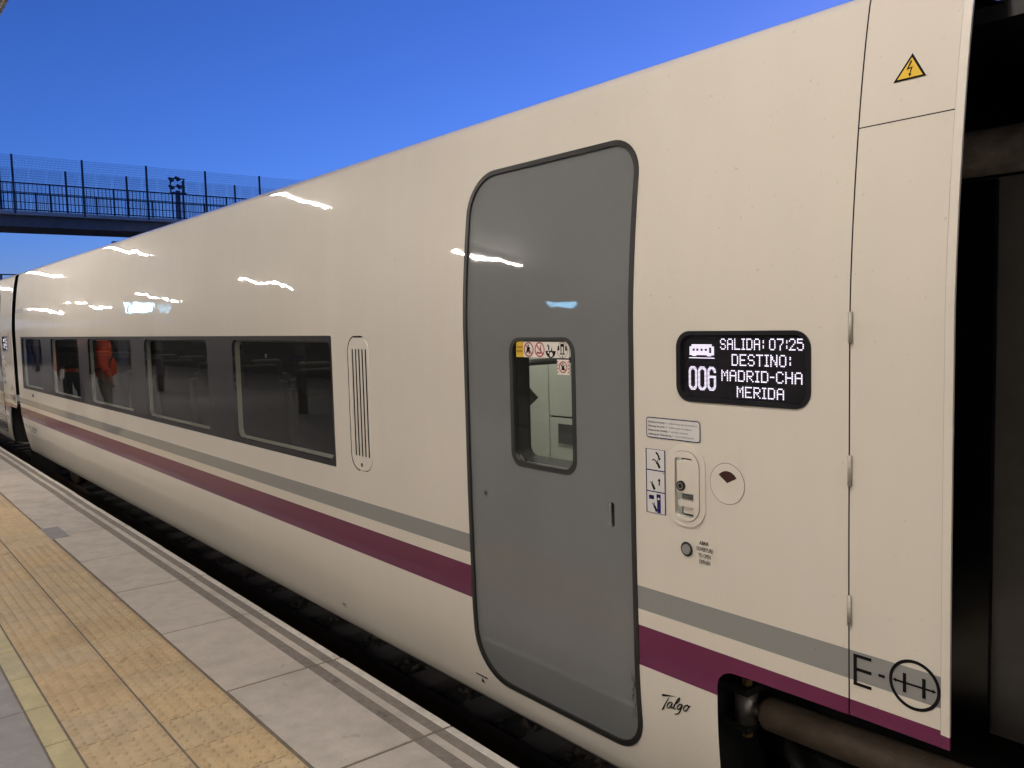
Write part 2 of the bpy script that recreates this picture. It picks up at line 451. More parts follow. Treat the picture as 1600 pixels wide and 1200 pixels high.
# ------------------------------------------------------------------ ground and track
gd = MB().box(-400, 300, -300, 400, -1.4, -1.0).obj('ground', 'ground'); tag(gd, None, kind='structure')
tb = MB().prism([(-.26, -1.0), (3.9, -1.0), (3.4, -.86), (-.26, -.86)], 0, -120, 60).obj('track_bed', 'ballast'); tag(tb, None, kind='structure')
sv = MB()
for i in range(4200):
    x = -14 + 16*random.random()**1.0; yq = random.uniform(-.24, 1.2); s = random.uniform(.018, .042)
    zq = -.86+random.uniform(-.2, .7)*s; n = len(sv.V)
    a0 = random.random()*6.28
    pts = [(s*random.uniform(.7, 1.2)*math.cos(a0+1.5708*k), s*random.uniform(.7, 1.2)*math.sin(a0+1.5708*k), random.uniform(-.3, .3)*s) for k in range(4)]
    sv.V += [(x+p[0], yq+p[1], zq+p[2]) for p in pts]+[(x, yq, zq+s*random.uniform(.5, .9)), (x, yq, zq-s)]
    sv.F += [(n+k, n+(k+1) % 4, n+4) for k in range(4)]+[(n+(k+1) % 4, n+k, n+5) for k in range(4)]
so_ = sv.obj('ballast_stones', 'ballast_stone', tb); tag(so_, None, kind='stuff')
sl0 = None
for i in range(60):
    x = 3-.6*i
    if sl0 is None: sl0 = MB().box(x-.13, x+.13, .17, 2.77, -.9, -.80).obj('sleeper', 'sleeper', tb, bevel=.02)
    else:
        c = sl0.copy(); COL.objects.link(c); c.location.x = sl0.location.x-.6*i
def railsec(yc): return [(yc-.075, -.80), (yc+.075, -.80), (yc+.075, -.79), (yc+.012, -.77), (yc+.012, -.70), (yc+.036, -.69), (yc+.036, -.655), (yc-.036, -.655), (yc-.036, -.69), (yc-.012, -.70), (yc-.012, -.77), (yc-.075, -.79)]
for yc in (.636, 2.304): MB().prism(railsec(yc), 0, -120, 60).obj('rail', 'rail_steel', tb)

# ------------------------------------------------------------------ platform
pl = MB().box(-120, 40, -11.0, -.262, -1.0, -.0035).obj('platform', 'joint'); tag(pl, None, kind='structure')
MB().box(-120, 40, -.262, -.25, -1.0, -.062).obj('platform_wall', 'concrete_dark', pl)
JX = -3.709; PIT = .9455; g = .009
def slabmesh(x0, x1, y0, y1, z0, z1, b=.003):
    V = [(x0,y0,z0),(x1,y0,z0),(x1,y1,z0),(x0,y1,z0),(x0,y0,z1-b),(x1,y0,z1-b),(x1,y1,z1-b),(x0,y1,z1-b),(x0+b,y0+b,z1),(x1-b,y0+b,z1),(x1-b,y1-b,z1),(x0+b,y1-b,z1)]
    F = [(0,1,5,4),(1,2,6,5),(2,3,7,6),(3,0,4,7),(4,5,9,8),(5,6,10,9),(6,7,11,10),(7,4,8,11),(8,9,10,11)]
    return V, F
def row(name, x0, pitch, n, y0, y1, z1, mats, parent, jit=.0005, special=None):
    meshes = []
    V, F = slabmesh(g/2, pitch-g/2, y0+g/2, y1-g/2, -.06, 0)
    for mt in mats:
        me = bpy.data.meshes.new(name); me.from_pydata(V, [], F); me.materials.append(MATS[mt]); meshes.append(me)
    for i in range(n):
        o = bpy.data.objects.new(name, meshes[random.randrange(len(meshes))]); COL.objects.link(o); o.parent = parent
        o.location = (x0+pitch*i, random.uniform(-jit, jit)*.5, z1+random.uniform(-jit, jit))
nco = 46; cx0 = JX-PIT*36
# coping slab: one flag, with two sunk dark anti-slip strips and a pale nosing
cm = []
for mt in ('coping', 'coping_b'):
    mb = MB()
    for (a, b) in ((-.82+g/2, -.4315), (-.374, -.3365), (-.2865, -.25)):
        V, F = slabmesh(.008, PIT-.008, a, b, -.06, 0, .002); n = len(mb.V); mb.V += V; mb.F += [tuple(n+i for i in f) for f in F]
    nb1 = len(mb.F)
    for (a, b) in ((-.4315, -.374), (-.3365, -.2865)):
        n = len(mb.V); mb.V += [(.008, a, -.0025), (PIT-.008, a, -.0025), (PIT-.008, b, -.0025), (.008, b, -.0025)]; mb.F.append((n, n+1, n+2, n+3))
    me = bpy.data.meshes.new('coping_slab'); me.from_pydata(mb.V, [], mb.F)
    for q in (mt, 'strip_dark', 'edge_white'): me.materials.append(MATS[q])
    for i, p in enumerate(me.polygons):
        p.material_index = 1 if i >= nb1 else (2 if i >= 18 else 0)
    cm.append(me)
for i in range(nco):
    o = bpy.data.objects.new('coping_slab', random.choice(cm)); COL.objects.link(o); o.parent = pl
    o.location = (cx0+PIT*i, random.uniform(-.0025, .0025), random.uniform(-.0004, .0004)); o.rotation_euler.z = random.uniform(-.0015, .0015)
# tactile tiles
TP = .3045
def tile_mesh(ribbed, mt):
    V, F = slabmesh(g/2, TP-g/2, g/2, TP*1.035-g/2, -.05, 0, .0015); mb = MB(); mb.V += V; mb.F += F
    W_ = TP*1.035
    if ribbed:
        for k in range(6):
            yc = (k+.5)*W_/6
            n = len(mb.V)
            mb.V += [(.015, yc-.013, -.0005), (TP-.015, yc-.013, -.0005), (TP-.015, yc+.013, -.0005), (.015, yc+.013, -.0005), (.022, yc-.008, .005), (TP-.022, yc-.008, .005), (TP-.022, yc+.008, .005), (.022, yc+.008, .005)]
            mb.F += [(n+0,n+1,n+5,n+4),(n+1,n+2,n+6,n+5),(n+2,n+3,n+7,n+6),(n+3,n+0,n+4,n+7),(n+4,n+5,n+6,n+7)]
    else:
        for i in range(6):
            for j in range(6):
                cx, cy = (i+.5)*TP/6, (j+.5)*W_/6; n = len(mb.V)
                for r_, z_ in ((.0170, -.0005), (.0145, .0058), (.0085, .0078)):
                    mb.V += [(cx+r_*math.cos(k*1.0472), cy+r_*math.sin(k*1.0472), z_) for k in range(6)]
                for q in (0, 6): mb.F += [(n+q+k, n+q+(k+1) % 6, n+q+6+(k+1) % 6, n+q+6+k) for k in range(6)]
                mb.F.append(tuple(n+12+k for k in range(6)))
    me = bpy.data.meshes.new('tactile_tile'); me.from_pydata(mb.V, [], mb.F); me.materials.append(MATS[mt]); return me
TM = [tile_mesh(False, q) for q in ('tactile', 'tactile_b', 'tactile_c')]; TR = [tile_mesh(True, q) for q in ('tactile', 'tactile_c')]
for j, yb in enumerate((-1.1435, -1.4605)):
    for i in range(118):
        x = -3.600+TP*(i-106)
        rb = -9.2 < x < -7.5
        o = bpy.data.objects.new('tactile_tile', random.choice(TR if rb else TM)); COL.objects.link(o); o.parent = pl
        o.location = (x, yb, random.uniform(-.0010, 0)); o.rotation_euler.z = random.uniform(-.003, .003)
row('edging_tile', -3.703-.4105*80, .4105, 94, -1.556, -1.4605, -.0005, ('yellow_tile', 'yellow_tile_b', 'yellow_tile'), pl)
for j in range(2): row('paving_slab', -3.5-.61*(20+j*.5), .61, 30, -1.556-.41*(j+1), -1.556-.41*j, -.0005, ('paving', 'paving_b'), pl)
MB().box(-120, 40, -11.0, -2.378, -.03, -.001).obj('paving_field', 'paving', pl)
ht = MB().box(-7.88, -7.42, -.835, -.70, -.02, .0025).obj('hatch_cover', 'paving_b', pl, bevel=.003)

fp = MB().box(-120, 60, 3.25, 9.0, -1.0, 0).obj('low_sky_block', 'concrete_dark'); tag(fp, None, kind='structure')  # unseen block added to stop low sky light reaching under the train
# ------------------------------------------------------------------ train car
X0, XA, XL = -.922, -1.193, -13.87
car = empty('train_car', (-7.4, 1.47, -.655))
tag(car, 'cream passenger train car with closed grey door and display reading SALIDA 07:25', 'train car', 'coupled cream train cars')
ZT = PR[-1][1]
notch = [(-1.642, -.10), (-1.640, .30), (-1.638, .43)]+[(-1.573+.065*math.cos(R(a)), .455+.062*math.sin(R(a))) for a in (170, 150, 130, 110, 95)]+[(-1.50, .519), (XA, .523)]
outline = [(-13.36, -.10)]+notch+[(XA, ZT), (XL, ZT), (XL, .462), (-13.80, .455)]
DOOR = rr(-2.947, -1.969, .078, 2.245, (.21, .14, .135, .17), 10)
LEAF = rr(-2.926, -1.990, .098, 2.226, (.195, .122, .117, .152), 10)
BAND = rr(-13.50, -4.168, .858, 1.573, .012, 3)
VENT = rr(-3.992, -3.766, .870, 1.572, .085)
DISP = rr(-1.782, -1.304, 1.360, 1.583, .052)
HREC = rr(-1.788, -1.712, .986, 1.178, .012, 4)
surf('body_shell', outline, [DOOR, BAND, VENT, DISP, HREC], 'train_paint', car)
far_outline = [(XL, -.10), (X0, -.10), (X0, ZT), (XL, ZT)]
PANES = [(-5.615, -4.19), (-7.63, -6.10), (-9.64, -8.05), (-11.50, -10.08), (-13.43, -12.09)]
PR_ = [rr(a, b, .893, 1.545, .055) for a, b in PANES]
surf('far_shell', far_outline, PR_, 'train_paint', car, mirror=True)
# hinged end fairing with seams, black backing added so the seams look dark
surf('end_panel', [(-1.1885, .525), (-.9445, .525), (-.9445, 2.1108), (-1.1885, 2.1108)], [], 'train_paint', car, .0005)
surf('upper_end_panel', [(-1.1885, 2.1140), (-.9445, 2.1140), (-.9445, ZT), (-1.1885, ZT)], [], 'train_paint', car, .0005)
surf('end_trim', [(-.9435, .560), (X0, .5585), (X0, ZT), (-.9435, ZT)], [], 'cream_plain', car, .0018, thick=.008)
surf('end_trim_foot', [(-.9435, .525), (X0, .525), (X0, .5575), (-.9435, .5575)], [], 'train_paint', car, .0012, thick=.008)
surf('seam_dark_backing', [[(-1.215, .53), (-1.165, .53), (-1.165, ZT), (-1.215, ZT)], [(-1.1649, 2.09), (-.93, 2.09), (-.93, 2.13), (-1.1649, 2.13)]], [], 'black_void', car, -.012)
# bulkheads, underframe, interior box
half = [(p[0]+.03, p[1]) for p in PR if p[1] > .0]
ring = half+[(2.94-a, b) for a, b in reversed(half)]
half2 = [q for q in half if q[1] > .56]; ring2 = half2+[(2.94-a, b) for a, b in reversed(half2)]
MB().prism(ring2, 0, -1.34, -1.27).obj('end_wall', 'black_void', car)
MB().prism(ring, 0, -13.80, -13.74).obj('end_wall', 'black_void', car)
MB().box(-13.2, -1.905, .30, 2.64, -.10, -.02).obj('underframe', 'dark_iron', car)
MB().box(-13.74, -1.905, .07, 2.87, .02, .08).box(-1.9049, -1.34, .665, 2.87, .021, .0795).obj('floor', 'interior_floor', car)
MB().box(-1.90, -1.27, .05, .664, .535, .56).obj('cutout_light_stop', 'black_void', car)  # added to stop vestibule light leaking into the cut-out
MB().box(-13.74, -1.34, .25, 2.69, 2.27, 2.30).obj('ceiling', 'interior_panel', car)
# windows
surf('window_band', BAND, PR_, 'band_glass', car, -.002)
for (a, b) in PANES:
    p = surf('window', rr(a, b, .893, 1.545, .055), [], 'tinted_glass', car, -.003)
    o_, i_ = rr(a-.012, b+.012, .881, 1.557, .06), rr(a+.045, b-.045, .925, 1.515, .05)
    V, F = [], []
    n = len(o_)
    for q, yy in ((rr(a, b, .893, 1.545, .055), .022), (rr(a+.012, b-.012, .905, 1.533, .05), .050)):
        V += [(x, yy, z_) for x, z_ in q]
    F = [(k, (k+1) % n, n+(k+1) % n, n+k) for k in range(n)]
    V += [(x, .052, z_) for x, z_ in o_]; F += [(n+k, n+(k+1) % n, 2*n+(k+1) % n, 2*n+k) for k in range(n)]
    mobj('window_reveal', V, F, 'interior_frame', p)
    MB().box(a+.02, b-.02, .070, .082, 1.455, 1.54).obj('blind', 'seat_fabric', p)
    surf('far_window', rr(a, b, .893, 1.545, .055), [], 'tinted_glass', car, -.003, mirror=True)
# seats
st0 = None
def seat(x):
    e = empty('seat', (x, .27, .08)); e.parent = car; e.location = Vector((x, .27, .08))-ROOT[car.name]
    del ROOT[e.name]
    ROOT[e.name] = Vector((x, .27, .08))
    for k in range(2):
        yb = .27+.46*k
        MB().prism([(x-.10, .38), (x+.34, .40), (x+.36, .46), (x+.30, .51), (x-.12, .48)], 1, yb, yb+.44).obj('cushion', 'seat_fabric', e, bevel=.02)
        MB().prism([(x-.14, .40), (x-.04, .46), (x-.17, 1.02), (x-.22, 1.20), (x-.33, 1.21), (x-.30, .98), (x-.22, .45)], 1, yb+.005, yb+.435).obj('backrest', 'seat_fabric', e, bevel=.025)
        MB().prism([(x-.255, 1.08), (x-.20, 1.10), (x-.225, 1.33), (x-.30, 1.34), (x-.34, 1.10)], 1, yb+.08, yb+.36).obj('headrest', 'seat_fabric', e, bevel=.02)
    MB().box(x-.1, x+.3, .45, .55, .08, .40).obj('pedestal', 'steel_dull', e)
    for yb in (.27, 1.17): MB().prism([(x-.12, .62), (x+.22, .64), (x+.22, .68), (x-.12, .67)], 1, yb-.03, yb+.02).obj('armrest', 'chrome', e)
    return e
s0 = seat(-5.1)
for i in range(9):
    for dy in ((0, 1.45) if i else (1.45,)):
        c = dup(s0, car, (-.98*i, dy, 0))
# vestibule
MB().box(-4.12, -4.06, .12, 1.18, .08, 2.27).obj('partition', 'interior_panel', car)
for (a, b, c_, e_) in ((-4.05, -3.775, .08, 2.26), (-3.765, -2.6, 1.062, 2.26), (-3.765, -2.6, .08, 1.052), (-2.59, -1.36, .08, 2.26)):
    MB().box(a, b, 1.2, 1.23, c_, e_).obj('wall_panel', 'interior_panel', car, bevel=.004)
MB().box(-4.05, -1.36, 1.232, 1.25, .08, 2.26).obj('panel_backing', 'black_void', car)
MB().box(-3.68, -3.50, 1.188, 1.199, .905, 1.02).obj('panel_screen', 'interior_floor', car, bevel=.003)
MB().box(-3.68, -3.30, 1.10, 1.198, .45, .775).obj('waste_bin', 'seat_shell', car, bevel=.01)
MB().tube([(-3.515, .8, .08), (-3.515, .8, 1.37), (-3.515, .84, 1.40), (-3.515, 1.2, 1.40)], .018, 10).obj('grab_pole', 'dark_iron', car, smooth=True)
MB().prism([(-3.375, 1.222), (-3.49, 1.305), (-3.605, 1.222), (-3.49, 1.139)], 1, .772, .780).obj('square_sign', 'dark_iron', car)
for (a, b) in ((-4.0, -1.5), (-13.5, -4.3)):
    MB().box(a, b, 1.35 if a < -5 else .6, 1.55 if a < -5 else .75, 2.245, 2.262).obj('ceiling_light', 'coach_light' if a < -5 else 'vestibule_light', car)

# door
surf('door_gasket', DOOR, [LEAF], 'rubber', car, .003, thick=.03)
DW = rr(-2.646, -2.264, 1.048, 1.563, .06)
DI = rr(-2.626, -2.284, 1.068, 1.551, .048)
door = surf('door', LEAF, [DW, rr(-2.103, -2.077, .890, .980, .012, 4)], 'door_paint', car, -.006)
surf('window_gasket', DW, [DI], 'rubber', door, -.004, thick=.02)
surf('window_pane', DI, [], 'door_glass', door, -.012)
surf('handle_slot', rr(-2.108, -2.072, .885, .985, .015, 4), [], 'black_void', door, -.022)
decal('lock', [disc(-2.828, .906, .009, 12)], 'black_plastic', door, -.004)
decal('lock_ring', ribbon(disc(-2.828, .906, .0125, 16), .003, True), 'chrome', door, -.004)
sc_ = []
for i in range(14):
    x = random.uniform(-2.02, -1.998); z_ = random.uniform(.22, .40); sc_ += ribbon([(x, z_), (x+random.uniform(-.01, .008), z_-random.uniform(.01, .04))], random.uniform(.0012, .003))
decal('scuff', sc_, 'rubber', door, -.0045)
# door frame light inner ring behind the glass
V, F = [], []
n = len(DI)
for q, yy in ((DI, .03), (rr(-2.606, -2.304, 1.088, 1.535, .04), .075)): V += [(x, yy, z_) for x, z_ in q]
F = [(k, (k+1) % n, n+(k+1) % n, n+k) for k in range(n)]
mobj('window_reveal', V, F, 'dark_iron', door)
# door stickers
sk = decal('warning_sticker', [[(-2.562, 1.4855), (-2.300, 1.4855), (-2.300, 1.5465), (-2.562, 1.5465)]], 'sticker_white', door, -.0095)
decal('sticker_yellow_end', [[(-2.607, 1.4855), (-2.5625, 1.4855), (-2.5625, 1.5465), (-2.607, 1.5465)]], 'sticker_yellow', sk, -.0095)
text('sticker_print', [('ATENCION', -2.603, -2.567, 1.5215, .0075, True), ('PELIGRO', -2.603, -2.567, 1.505, .0075, True)], 'ink_black', sk, -.0085)
for cx in (-2.5285, -2.4635):
    decal('prohibition_ring', ribbon(disc(cx, 1.516, .0265, 24), .0052, True)+[[(cx-.020, 1.531), (cx-.016, 1.535), (cx+.020, 1.501), (cx+.016, 1.497)]], 'sticker_red', sk, -.0085)
decal('figure_print', [disc(-2.530, 1.5315, .0045, 10), [(-2.541, 1.512), (-2.536, 1.526), (-2.524, 1.527), (-2.518, 1.520), (-2.524, 1.512), (-2.520, 1.498), (-2.525, 1.498), (-2.531, 1.509), (-2.540, 1.499), (-2.543, 1.502)]], 'ink_black', sk, -.0078)
decal('bottle_print', [[(-2.480, 1.500), (-2.455, 1.500), (-2.455, 1.506), (-2.480, 1.508)], [(-2.461, 1.511), (-2.453, 1.511), (-2.454, 1.525), (-2.456, 1.534), (-2.459, 1.534), (-2.460, 1.525)]], 'sticker_red', sk, -.0078)
decal('dark_half_print', [[(-2.4295+.0, 1.512)]+[(-2.400+.029*math.cos(R(a)), 1.512+.027*math.sin(R(a))) for a in range(180, 361, 12)], [(-2.421, 1.533), (-2.413, 1.537), (-2.407, 1.528), (-2.408, 1.514), (-2.414, 1.514), (-2.414, 1.527)], [(-2.398, 1.512), (-2.394, 1.527), (-2.390, 1.512)]], 'ink_black', sk, -.0085)
decal('white_ring_print', [disc(-2.397, 1.498, .009, 14), disc(-2.412, 1.506, .004, 10)], 'sticker_white', sk, -.0078)
decal('legs_circle', ribbon(disc(-2.334, 1.515, .029, 28), .0016, True), 'ink_grey', sk, -.0085)
decal('legs_print', [[(-2.343, 1.502), (-2.339, 1.502), (-2.339, 1.538), (-2.344, 1.538)], [(-2.329, 1.502), (-2.325, 1.502), (-2.324, 1.538), (-2.329, 1.538)], [(-2.344, 1.528), (-2.324, 1.528), (-2.324, 1.539), (-2.344, 1.539)], [(-2.361, 1.514), (-2.350, 1.514), (-2.350, 1.532), (-2.357, 1.530)], [(-2.318, 1.514), (-2.307, 1.514), (-2.311, 1.530), (-2.318, 1.532)], [(-2.348, 1.499), (-2.320, 1.499), (-2.320, 1.503), (-2.348, 1.503)], disc(-2.334, 1.491, .003, 8)], 'ink_black', sk, -.0078)
sk2 = decal('no_leaning_sticker', [[(-2.366, 1.4235), (-2.299, 1.4235), (-2.299, 1.4800), (-2.366, 1.4800)]], 'sticker_white', door, -.0095)
decal('sticker_ring', ribbon(disc(-2.3325, 1.4523, .0205, 24), .004, True)+[[(-2.348, 1.463), (-2.345, 1.466), (-2.317, 1.441), (-2.320, 1.438)]]+[[(x, z_), (x+.007, z_+.005), (x+.007, z_+.010), (x, z_+.005)] for x in (-2.365, -2.307) for z_ in (1.428, 1.441, 1.454, 1.467)], 'sticker_red', sk2, -.0085)
decal('sticker_figure', [disc(-2.333, 1.465, .0035, 8), [(-2.341, 1.441), (-2.324, 1.441), (-2.327, 1.450), (-2.323, 1.460), (-2.327, 1.461), (-2.332, 1.454), (-2.338, 1.461), (-2.342, 1.458), (-2.338, 1.450)]], 'ink_black', sk2, -.0078)

# vent grille
slots = [rr(-3.950+.034*k, -3.932+.034*k, .947, 1.504, .004, 2) for k in range(5)]
vg = surf('vent_grille', rr(-3.987, -3.771, .875, 1.567, .082), slots, 'cream_plain', car, -.001, thick=.003)
surf('vent_backing', rr(-3.995, -3.763, .865, 1.577, .085), [], 'black_void', vg, -.024)
decal('vent_screw', [disc(-3.881, .903, .011, 14)], 'dark_iron', vg, .001)
decal('vent_lip', [[(-3.93, 1.563), (-3.83, 1.563), (-3.83, 1.567), (-3.93, 1.567)]], 'ink_black', vg, .001)

# LED destination display
DIN = rr(-1.764, -1.320, 1.374, 1.570, .034)
dsp = surf('display_bezel', DISP, [DIN], 'black_plastic', car, .004, thick=.03)
surf('display_screen', rr(-1.77, -1.314, 1.368, 1.576, .03), [], 'screen_black', dsp, -.008)
FONT = {'S':'.###.|#...#|#....|.###.|....#|#...#|.###.','A':'.###.|#...#|#...#|#####|#...#|#...#|#...#','L':'#....|#....|#....|#....|#....|#....|#####','I':'###|.#.|.#.|.#.|.#.|.#.|###','D':'####.|#...#|#...#|#...#|#...#|#...#|####.','E':'#####|#....|#....|####.|#....|#....|#####','T':'#####|..#..|..#..|..#..|..#..|..#..|..#..','N':'#...#|##..#|##..#|#.#.#|#..##|#..##|#...#','O':'.###.|#...#|#...#|#...#|#...#|#...#|.###.','M':'#...#|##.##|#.#.#|#.#.#|#...#|#...#|#...#','R':'####.|#...#|#...#|####.|#.#..|#..#.|#...#','C':'.###.|#...#|#....|#....|#....|#...#|.###.','H':'#...#|#...#|#...#|#####|#...#|#...#|#...#','-':'...|...|...|###|...|...|...',':':'..|.#|.#|..|.#|.#|..',' ':'..|..|..|..|..|..|..','0':'.###.|#...#|#...#|#...#|#...#|#...#|.###.','7':'#####|....#|....#|...#.|..#..|..#..|..#..','2':'.###.|#...#|....#|...#.|..#..|.#...|#####','5':'#####|#....|####.|....#|....#|#...#|.###.'}
def led(string, x0, x1, z0, z1, f=.70):
    cols = []
    for i, ch in enumerate(string):
        rows = FONT[ch].split('|')
        for c in range(len(rows[0])): cols.append([rows[r_][c] == '#' for r_ in range(7)])
        if i < len(string)-1: cols.append([False]*7)
    px, pz = (x1-x0)/len(cols), (z1-z0)/7; out = []
    for ci, col in enumerate(cols):
        for r_ in range(7):
            if col[r_]:
                cx, cz = x0+px*(ci+.5), z1-pz*(r_+.5)
                out.append([(cx-px*f*.56, cz-pz*f/2), (cx+px*f*.56, cz-pz*f/2), (cx+px*f*.56, cz+pz*f/2), (cx-px*f*.56, cz+pz*f/2)])
    return out
decal('display_line', led('SALIDA: 07:25', -1.617, -1.331, 1.525, 1.560), 'led_white', dsp, -.006)
decal('display_line', led('DESTINO:', -1.575, -1.372, 1.477, 1.513), 'led_white', dsp, -.006)
decal('display_line', led('MADRID-CHA', -1.613, -1.335, 1.4295, 1.4645), 'led_white', dsp, -.006)
decal('display_line', led('MERIDA', -1.557, -1.394, 1.382, 1.416), 'led_white', dsp, -.006)
big = []
def vrows(x0, x1, z0, z1, n, test):
    out = []
    for r_ in range(n):
        zc = z1-(r_+.5)*(z1-z0)/n; run = None
        M_ = 48
        for c in range(M_+1):
            xx = (c+.5)/M_; on = c < M_ and test(xx, (r_+.5)/n)
            if on and run is None: run = c
            if not on and run is not None:
                out.append([(x0+(x1-x0)*run/M_, zc-.0011), (x0+(x1-x0)*c/M_, zc-.0011), (x0+(x1-x0)*c/M_, zc+.0011), (x0+(x1-x0)*run/M_, zc+.0011)]); run = None
    return out
def zero(u, v):
    def sd(w_, h_, rad):
        du, dv = abs(u-.5)-(w_-rad), abs(v-.5)*2.1-(h_-rad)
        return max(du, 0)**2+max(dv, 0)**2 <= rad*rad and (du <= rad and dv <= rad)
    return sd(.5, 1.05, .45) and not sd(.24, .78, .2)
def six(u, v):
    if v < .38: return zero(u, v) and (u < .5 or v < .22 or u > .72 and v < .28)
    if zero(u, v): return True
    return .38 < v < .50 and u > .2 and u < .85
xs_ = [(-1.739, -1.7055), (-1.7025, -1.669), (-1.666, -1.633)]
for k, (a, b) in enumerate(xs_): big += vrows(a, b, 1.397, 1.4725, 19, six if k == 2 else zero)
decal('display_number', big, 'led_white', dsp, -.006)
def coach(u, v):
    if v > .92: return True
    if v > .84: return False
    if v > .76: return .12 < u < .3 or .7 < u < .88
    body = (.03 < u < .97) and not (v < .12 and (u < .1 or u > .9))
    if .28 < v < .45 and (.14 < u < .22 or .30 < u < .38 or .46 < u < .54 or .62 < u < .70): return False
    if .25 < v < .62 and .80 < u < .87: return False
    return body
decal('display_icon', vrows(-1.737, -1.638, 1.497, 1.5415, 13, coach), 'led_white', dsp, -.006)

# instruction plate with four small lines
pt = surf('instruction_plate', rr(-1.914, -1.689, 1.2305, 1.2985, .010, 4), [], 'label_white', car, .0015)
decal('plate_border', ribbon(rr(-1.913, -1.690, 1.2315, 1.2975, .010, 4), .0030, True), 'ink_blue', pt, .0025)
ls = [('Desbloqueo de puerta', 'utilizar sólo en caso de emergencia', -1.834, -1.816, -1.702), ('Déblocage des portes', "n'utiliser qu'en cas d'urgence", -1.834, -1.816, -1.722), ('Release of door blocking', 'use only in emergency', -1.823, -1.806, -1.737), ('Aufhebung der Türblockierung', 'nur im Notfall benutzen', -1.806, -1.788, -1.714)]
its = []
for k, (a, b, x1, x2, x3) in enumerate(ls):
    zb = 1.2805-.0135*k
    its += [(a, -1.905, x1, zb, .0062, True), ('/', x1+.006, x1+.010, zb, .0062, False), (b, x2, x3, zb, .0055, False)]
text('plate_print', its, 'ink_grey', pt, .0028)

# pictogram strip
ps = surf('pictogram_strip', [(-1.918, .975), (-1.834, .975), (-1.834, 1.193), (-1.918, 1.193)], [], 'label_white', car, .0015)
bd = ribbon([(-1.9165, .9765), (-1.8355, .9765), (-1.8355, 1.1915), (-1.9165, 1.1915)], .004, True)
for z_ in (1.049, 1.121): bd.append([(-1.918, z_-.0018), (-1.834, z_-.0018), (-1.834, z_+.0018), (-1.918, z_+.0018)])
decal('strip_border', bd, 'ink_blue', ps, .0024)
arr = ribbon(cat([(-1.874, 1.182), (-1.866, 1.176), (-1.860, 1.165)], 4), .0065)+[[(-1.867, 1.163), (-1.852, 1.165), (-1.858, 1.155)]]
hand = lambda x, z_, s, f=1: [[(x, z_), (x+.010*s*f, z_+.004*s), (x+.022*s*f, z_-.016*s), (x+.012*s*f, z_-.022*s)], [(x, z_), (x-.006*s*f, z_+.010*s), (x-.002*s*f, z_+.011*s), (x+.004*s*f, z_+.002*s)], [(x+.004*s*f, z_+.004*s), (x+.002*s*f, z_+.014*s), (x+.006*s*f, z_+.014*s), (x+.009*s*f, z_+.003*s)]]
wire = ribbon(cat([(-1.890, 1.154), (-1.882, 1.157), (-1.875, 1.153), (-1.870, 1.143)], 4), .004)
decal('pictogram', arr+wire+hand(-1.871, 1.146, .8)+hand(-1.895, 1.072, .85)+[[(-1.863, 1.072), (-1.858, 1.072), (-1.858, 1.088), (-1.863, 1.088)], [(-1.867, 1.087), (-1.854, 1.087), (-1.8605, 1.097)], disc(-1.842, 1.114, .002, 6)], 'ink_black', ps, .0024)
decal('pictogram_blue', [rr(-1.906, -1.884, 1.022, 1.036, .002, 2), [(-1.871, .979), (-1.855, .979), (-1.855, 1.042), (-1.873, 1.042), (-1.873, 1.030), (-1.871, 1.018)]]+hand(-1.888, 1.000, .9), 'ink_blue', ps, .0024)
decal('pictogram_white', [[(-1.872, 1.026), (-1.865, 1.030), (-1.865, 1.033), (-1.857, 1.027), (-1.865, 1.021), (-1.865, 1.024)]], 'label_white', ps, .0030)

# emergency handle
hb = surf('emergency_handle', rr(-1.826, -1.669, .954, 1.221, .072), [HREC], 'cream_plain', car, .006, thick=.012)
surf('handle_frame', rr(-1.807, -1.691, .974, 1.199, .05), [HREC], 'cream_plain', hb, .010, thick=.006)
decal('handle_groove', ribbon(rr(-1.8075, -1.6905, .9735, 1.1995, .05), .0016, True), 'ink_grey', hb, .0068)
surf('handle_recess', rr(-1.795, -1.705, .98, 1.185, .012, 4), [], 'dark_iron', hb, -.035)
surf('handle_flap', rr(-1.784, -1.716, 1.062, 1.166, .006, 3), [], 'cream_plain', hb, .004, thick=.03)
surf('handle_ledge', rr(-1.782, -1.716, 1.018, 1.038, .004, 3), [], 'cream_plain', hb, .002, thick=.03)
surf('handle_floor', rr(-1.788, -1.712, .985, 1.066, .004, 3), [], 'button_grey', hb, -.025)
surf('handle_roller', rr(-1.768, -1.713, .994, 1.014, .006, 3), [], 'cream_plain', hb, -.008, thick=.015)
kn = surf('key_knob', disc(-1.7655, 1.0855, .0165, 20), [], 'dark_iron', hb, .010, thick=.01)
decal('key_ring', ribbon(disc(-1.7655, 1.0855, .0095, 16), .004, True), 'steel_dull', kn, .0108)
decal('key_hole', [disc(-1.7655, 1.0855, .0035, 8)], 'black_void', kn, .0112)
# sector window disc
dc = surf('round_cover', disc(-1.589, 1.1145, .063, 40), [], 'cream_plain', car, .0015, thick=.002)
decal('cover_groove', ribbon(disc(-1.589, 1.1145, .0635, 40), .0022, True), 'ink_grey', dc, .0012)
decal('sector_window', [[(-1.5875, 1.117)]+[(-1.5875+.0435*math.cos(R(a))*.95, 1.113+.0415*math.sin(R(a))) for a in range(32, 149, 9)]], 'sector_red', dc, .0026)
